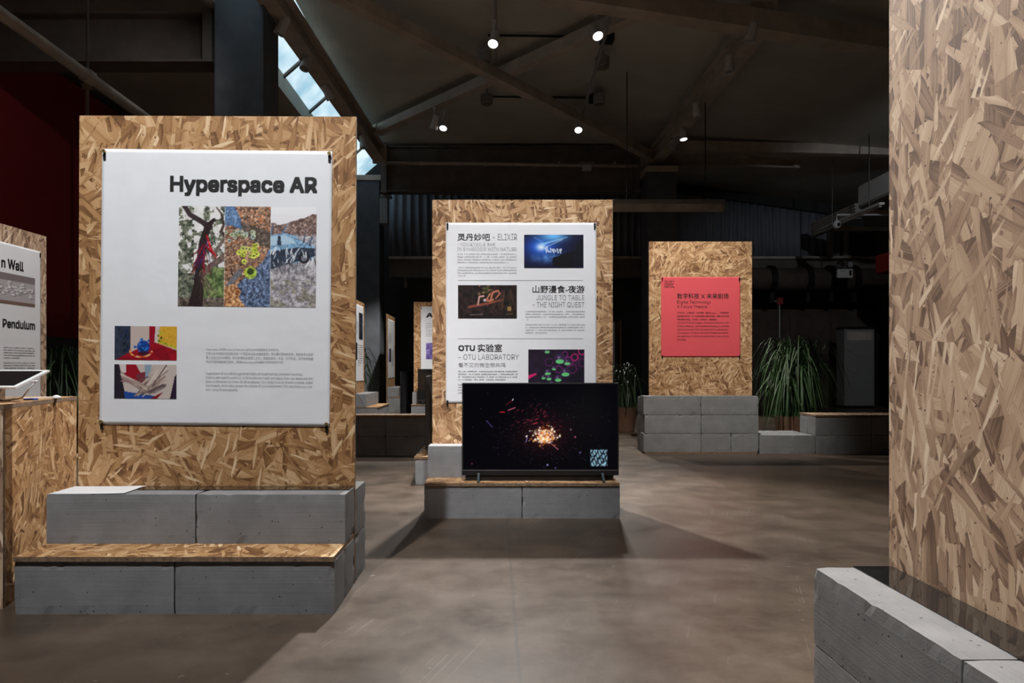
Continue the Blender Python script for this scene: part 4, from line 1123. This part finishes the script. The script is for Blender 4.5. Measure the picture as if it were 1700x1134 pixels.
MB().tube([(p[0], p[1], p[2]) for p in pth], .0035, 6).build('cable', 'white_paint', tt, smooth=True)
MB().box(xr + .001, xr + .022, .092, .108, .078, .088, b=.003).build('plug', 'white_paint', tt)
MB().box(xr - .10, xr - .055, .20, .23, 0.0, .006).build('tape', 'blue_tape', tt)
tk = thing('cable_puck', 'small white round puck with a cable on the pedestal', 'cable clip', (-2.0, 3.30, .7808))
bmp = bmesh.new(); bmesh.ops.create_uvsphere(bmp, u_segments=16, v_segments=8, radius=.02)
for v in bmp.verts: v.co.z = max(0, v.co.z) * .8
MB().bm(bmp).build('dome', 'white_paint', tk, smooth=True); bmp.free()
MB().tube([(-.018, 0, .004), (-.08, -.02, .004), (-.16, -.1, .004), (-.2, -.16, .004)], .003, 6).build('cable', 'white_paint', tk)

# white cable on the dark bench's far side
t = thing('cable', 'white cable looped on the floor of the far gap', 'cable', (-1.55, 10.6, 0))
MB().tube([(-.5, .0, .006), (-.3, -.1, .006), (0, -.12, .006), (.3, -.05, .006), (.5, .05, .006)], .006, 6).build('lead', 'white_paint', t)
MB().box(.5, .6, .02, .08, 0, .03).build('plug', 'white_paint', t)

# plants with long strap leaves
def plant(loc, h, spread, n, label, pot=(.30, .30), mat='leaf', seed=1, wd=.018, low=None):
    r_ = random.Random(seed)
    t = thing('potted_plant', label, 'plant', loc, 0, 'strap-leaved plants')
    pr, ph = pot
    MB().tube([(0, 0, 0), (0, 0, .01), (0, 0, ph), (0, 0, ph), (0, 0, ph - .03)], [pr * .75, pr * .78, pr, pr * .92, pr * .9], 18).build('pot', 'pot_brown', t)
    mb = MB()
    for i in range(n):
        an = r_.uniform(0, 2 * PI); L = h * r_.uniform(.6, 1.25); out = spread * r_.uniform(.25, 1.1)
        p0 = Vector((r_.gauss(0, pr * .35), r_.gauss(0, pr * .35), ph - .04)); d = Vector((math.cos(an), math.sin(an), 0)); q = Vector((-d.y, d.x, 0))
        rise = r_.uniform(.5, 1.05) * h; drop = r_.uniform(.35, 1.35) * rise; vs = []; K = 9
        for k in range(K + 1):
            s_ = k / K
            x = out * s_ ** 1.25; z = rise * (1 - (1 - min(1, s_ * 1.7)) ** 2) - drop * max(0, s_ - .5) ** 1.7 * 3.0
            c = p0 + d * x + Vector((0, 0, max(z, .02 - ph + .05))) + q * .03 * math.sin(3 * s_ + i)
            if low: c.z = max(c.z, low(loc[0] + c.x, loc[1] + c.y))
            ww = wd * (1 - .9 * s_ ** 2) * .5
            vs += [c - q * ww + Vector((0, 0, ww * .35)), c, c + q * ww + Vector((0, 0, ww * .35))]
        fs = []
        for k in range(K):
            for j in (0, 1): fs.append((3 * k + j, 3 * k + j + 1, 3 * k + 4 + j, 3 * k + 3 + j))
        mb.add(vs, fs)
    o = mb.build('foliage', mat, t, smooth=True, uv=False); o['kind'] = 'stuff'
    return t
plant((3.66, 8.82, 0), .98, .66, 340, 'large drooping grassy plant behind the bench by the red sign', (.24, .34), 'leaf', 3, .022,
      low=lambda x, y: 0.02 if y > 8.42 else (.47 if x > 3.36 and y < 8.22 else (.23 if x > 2.8 else .66)))
plant((-4.35, 7.35, 0), .85, .75, 170, 'shaded grassy plant between the cropped panel and largest panel', (.25, .32), 'leaf', 4, .024)
plant((-2.62, 13.3, 0), 1.05, .75, 60, 'dark arching plant before the blue-grey column', (.22, .3), 'leaf_dark', 5, .03)
plant((1.85, 10.4, 0), .66, .32, 120, 'dark spiky plant in the gap right of the television', (.2, .36), 'leaf_dark', 6, .02)
plant((-2.45, 10.4, 0), .62, .55, 60, 'dark plant at the edge of the largest panel', (.2, .25), 'leaf_dark', 8, .026)

# ------------------------------------------------------------------ red wall and the left side
t = thing('partition', 'tall dark red partition wall on the left', 'partition', (-6.5, 10, 0))
MB().box(-.08, 0, -9.5, 8.5, 1.38, 5.32).build('panel', 'red_wall', t)
MB().box(-.09, -.01, -9.5, 8.5, .18, 1.379).build('base_panel', 'wall_dark', t)
MB().box(-.09, .02, -9.5, 8.5, 0.0, .179).build('plinth', 'black_metal', t)
MB().box(-.01, .0, -9.5, 8.5, .78, 1.0).build('blue_band', 'blue_paint', t)
t = thing('pipe_post', 'thin grey pole standing before the red wall', 'pole', (-5.95, 10.55, 0))
MB().tube([(0, 0, 0.01), (0, 0, 5.0)], .028, 8).build('shaft', 'beam', t); MB().tube([(0, 0, 0), (0, 0, .012)], .09, 12).build('base', 'beam', t)
MB().box(-.06, .06, -.03, .03, 4.98, 5.06).build('clamp', 'beam', t)

# ------------------------------------------------------------------ rear of the hall: curtain, machinery, fittings
def curtain(name, label, x0, x1, y, zb, topf, pitch=.19, amp=.06):
    t = thing(name, label, 'curtain', (0, y, 0), 0, 'dark pleated curtains')
    n = int((x1 - x0) / pitch * 8); vs = []; fs = []
    r_ = random.Random(int(x0 * 10))
    for k in range(n + 1):
        x = x0 + (x1 - x0) * k / n; ph = 2 * PI * (x - x0) / pitch
        d = amp * math.sin(ph + .8 * math.sin(x * 1.7)) * (.7 + .3 * math.sin(x * 2.3))
        zt = topf(x)
        vs += [(x, d * .55, zt), (x + .02 * math.sin(x * 3), d, (zt + zb) / 2), (x + .03 * math.sin(x * 3), d * 1.15, zb)]
    for k in range(n):
        for j in (0, 1): fs.append((3 * k + j, 3 * k + j + 1, 3 * k + 4 + j, 3 * k + 3 + j))
    o = MB().add(vs, fs).build('cloth', 'curtain', t, smooth=True, uv=False)
    so = o.modifiers.new('solidify', 'SOLIDIFY'); so.thickness = .006
    MB().tube([(x0, .0, topf(x0) + .02), ((x0 + x1) / 2, 0, topf((x0 + x1) / 2) + .02), (x1, 0, topf(x1) + .02)], .02, 8).build('rail', 'black_metal', t)
    return t
curtain('stage_curtain', 'dark pleated curtain hanging behind the middle panel', -2.6, 4.1, 17.9, 3.663, lambda x: 5.35)
curtain('stage_curtain', 'dark pleated curtain hanging right of the red sign\'s column', 4.2, 8.6, 17.9, 3.663, lambda x: 5.28 - .14 * (x - 4.2))
t = thing('gallery_edge', 'brown gallery beam under the dark curtains', 'beam', (0, 17.95, 0))
MB().box(-2.6, 9.4, -.15, .2, 3.15, 3.60).build('fascia', 'beam_dark', t)
MB().box(-2.6, 9.4, -.22, .2, 3.60, 3.66).build('ledge', 'beam', t)
for x in (-2.2, -.6, 1.0, 2.6, 5.2, 7.0, 8.6): MB().box(x - .04, x + .04, -.12, .2, 2.9, 3.15).build('bracket', 'beam_dark', t)
# box on the column
t = thing('junction_box', 'pale junction box on the blue-grey column', 'box', (-2.452, 16.0, 4.38))
MB().box(-.075, .1, -.12, .12, -.28, .28, b=.01).build('case', 'grey_paint', t); MB().box(-.06, .17, -.1, .1, .30, .36).build('bracket', 'grey_paint', t)
# hanging strip fixture near the red sign
t = thing('hanging_fixture', 'long metal strip fixture hanging before the column, above the red sign', 'light fixture', (2.0, 12.0, 3.60))
MB().box(-.15, 1.80, -.10, .10, .03, .10, b=.006).build('reflector', 'steel', t)
MB().box(-.05, 1.76, -.09, .09, -.07, .028).build('tray', 'beam', t)
MB().box(1.765, 1.80, -.11, .11, -.08, .03).build('end_cap', 'grey_paint', t)
for x in (.2, 1.5): MB().tube([(x, 0, .10), (x, 0, 2.24)], .008, 6).build('hanger', 'black_metal', t)

# air conditioner and ducts on the upper right
p = PX(1428, 326, Y=14.8)
t = thing('air_conditioner', 'white wall air conditioner at the edge of the tall bare panel', 'air conditioner', (7.45, 14.0, p.z))
MB().box(0, .26, -.85, .85, -.2, .22, b=.05).build('body', 'white_paint', t); MB().box(.02, .2, -.8, .8, -.225, -.201).build('vent_flap', 'grey_paint', t)
MB().box(.261, .32, -.7, .7, -.05, .15).build('mounting_plate', 'grey_paint', t); MB().box(.321, 2.05, -.05, .05, -.02, .08).build('wall_arm', 'grey_paint', t)
t = thing('cable_tray', 'grey slatted duct below the air conditioner', 'duct', (7.42, 15.9, 4.15))
MB().box(0, .12, -1.05, 1.05, -.16, .16).build('tray', 'grey_paint', t)
for k in range(5): MB().box(-.012, 0, -1.04, 1.04, -.14 + k * .065, -.11 + k * .065).build('slat', 'beam', t)
for y in (-.9, .9): MB().box(.121, 2.07, y - .04, y + .04, -.04, .04).build('wall_arm', 'beam', t)
t = thing('tube_light', 'white tube light bar under the air conditioner', 'light fixture', (7.1, 14.6, 3.88))
MB().tube([(0, -1.3, .03), (0, 1.0, .0)], .03, 8).build('tube', 'white_paint', t); MB().box(-.05, .05, -1.35, 1.05, .035, .08).build('batten', 'white_paint', t)
for y in (-.9, .6): MB().tube([(0, y, .08), (0, y, 1.45)], .01, 6).build('hanger', 'black_metal', t)
t = thing('dome_camera', 'small round white security camera by the tube light', 'camera', (6.97, 14.72, 3.84))
bmp = bmesh.new(); bmesh.ops.create_uvsphere(bmp, u_segments=14, v_segments=10, radius=.085); MB().bm(bmp).build('dome', 'white_paint', t, smooth=True); bmp.free()
MB().tube([(0, 0, .08), (.0, 0, .2), (2.52, 0, .2)], .02, 6).build('arm', 'white_paint', t)
MB().tube([(0, -.08, -.01), (0, -.092, -.01)], .035, 10).build('lens', 'black_gloss', t)
for (x, y, h0, h1, lab) in ((8.62, 17.75, 3.665, 4.55, 'grey upright post on the gallery, right of the dome camera'), (8.25, 17.75, 3.665, 4.35, 'grey upright post on the gallery, under the dome camera')):
    t = thing('post', lab, 'post', (x, y, h0)); MB().box(-.05, .05, -.05, .05, .02, h1 - h0, b=.006).build('shaft', 'grey_paint', t); MB().box(-.09, .09, -.09, .09, 0, .02).build('foot', 'grey_paint', t)
# old machine pipe with clamps across the back right
t = thing('machine_pipe', 'dark old machine pipe with hanging clamps on the back right', 'pipe', (0, 16.9, 3.02))
MB().tube([(5.1, .25, 0), (6.0, .25, 0), (9.3, .25, 0)], .27, 14).build('tube', 'wall_brown', t, smooth=True)
for x in (5.9, 6.55, 7.4, 7.95, 8.5): 
    MB().tube([(x - .06, .25, 0), (x + .06, .25, 0)], .34, 14).build('clamp', 'black_metal', t)
    MB().box(x - .05, x + .05, .15, .35, -.55, -.3).build('shoe', 'black_metal', t)
for x in (6.4, 9.1): MB().box(x - .06, x + .06, .25, 1.69, -.05, .05).build('wall_arm', 'black_metal', t)
t = thing('back_partition', 'dark brown partition behind the grassy plant', 'partition', (6.6, 17.6, 0))
for k in range(5): MB().box(-2.4 + k, -1.41 + k, 0, .05, 0, 2.35).build('panel', 'wall_brown', t)
# emergency light
p = PX(1402, 452, Y=16.4)
t = thing('emergency_light', 'white twin-headed emergency light on the back machinery', 'emergency light', (p.x, 16.4, p.z))
MB().box(-.17, .17, -.04, .04, -.13, .07, b=.008).build('case', 'white_paint', t)
MB().box(.09, .14, -.043, -.0405, -.08, .04).build('label_plate', 'black_plastic', t); MB().box(-.10, .0, -.043, -.0405, .015, .025).build('marking', 'ink_grey', t)
MB().box(-.03, .03, .041, .409, -.06, .02).build('wall_bracket', 'black_metal', t)
for x in (-.11, .10):
    lh_ = MB().tube([(x, .03, .17), (x, -.05, .17), (x, -.06, .17)], [.05, .085, .085], 14).build('lamp_head', 'black_plastic', t)
    MB().tube([(x, -.062, .17), (x, -.066, .17)], .068, 14).build('reflector', 'glass_lens', lh_)
    MB().box(x - .012, x + .012, -.01, .01, .07, .12).build('bracket', 'black_metal', t)
# fire call points with conduit
t = thing('fire_call_point', 'pair of small red call points joined by a conduit', 'alarm', (PX(1294, 525, Y=17.55).x, 17.55, 1.2))
MB().box(-.07, .07, -.06, .049, .20, .36, b=.01).build('red_box', 'red_paint', t); MB().box(-.07, .07, -.06, .049, 1.26, 1.42, b=.01).build('red_box', 'red_paint', t)
MB().tube([(0, 0, .36), (0, 0, 1.26)], .018, 8).build('conduit', 'white_paint', t)
MB().tube([(-.07, -.03, 1.34), (-.2, -.03, 1.34), (-.3, -.03, 1.4), (-.32, -.03, 1.5)], .02, 8).build('hose', 'grey_paint', t)
# floor-standing white cabinet
t = thing('cabinet_cooler', 'white floor-standing cooler cabinet behind the grassy plant', 'air conditioner', (8.28, 16.6, 0))
MB().box(-.34, .34, -.2, .2, .06, 1.80, b=.015).build('body', 'grey_paint', t); MB().box(-.33, .33, -.19, .19, 0, .059).build('plinth', 'black_plastic', t)
MB().box(-.28, .28, -.205, -.2005, 1.55, 1.74).build('grille', 'beam', t); MB().box(-.34, .34, -.21, .2, 1.805, 1.86, b=.01).build('top_cap', 'black_plastic', t)
# red machine housing and blue post at the far right
t = thing('red_housing', 'dull red machine housing high at the edge of the bare panel', 'machine', (8.35, 15.0, 0))
MB().box(-.30, .6, -.3, .3, 2.9, 3.3, b=.04).build('hood', 'red_paint', t)
MB().box(.05, .2, -.08, .08, 0.02, 2.9).build('post', 'blue_paint', t); MB().box(-.15, .4, -.25, .25, 0, .02).build('foot', 'black_metal', t)

bpy.data.objects.remove(_to, do_unlink=True)
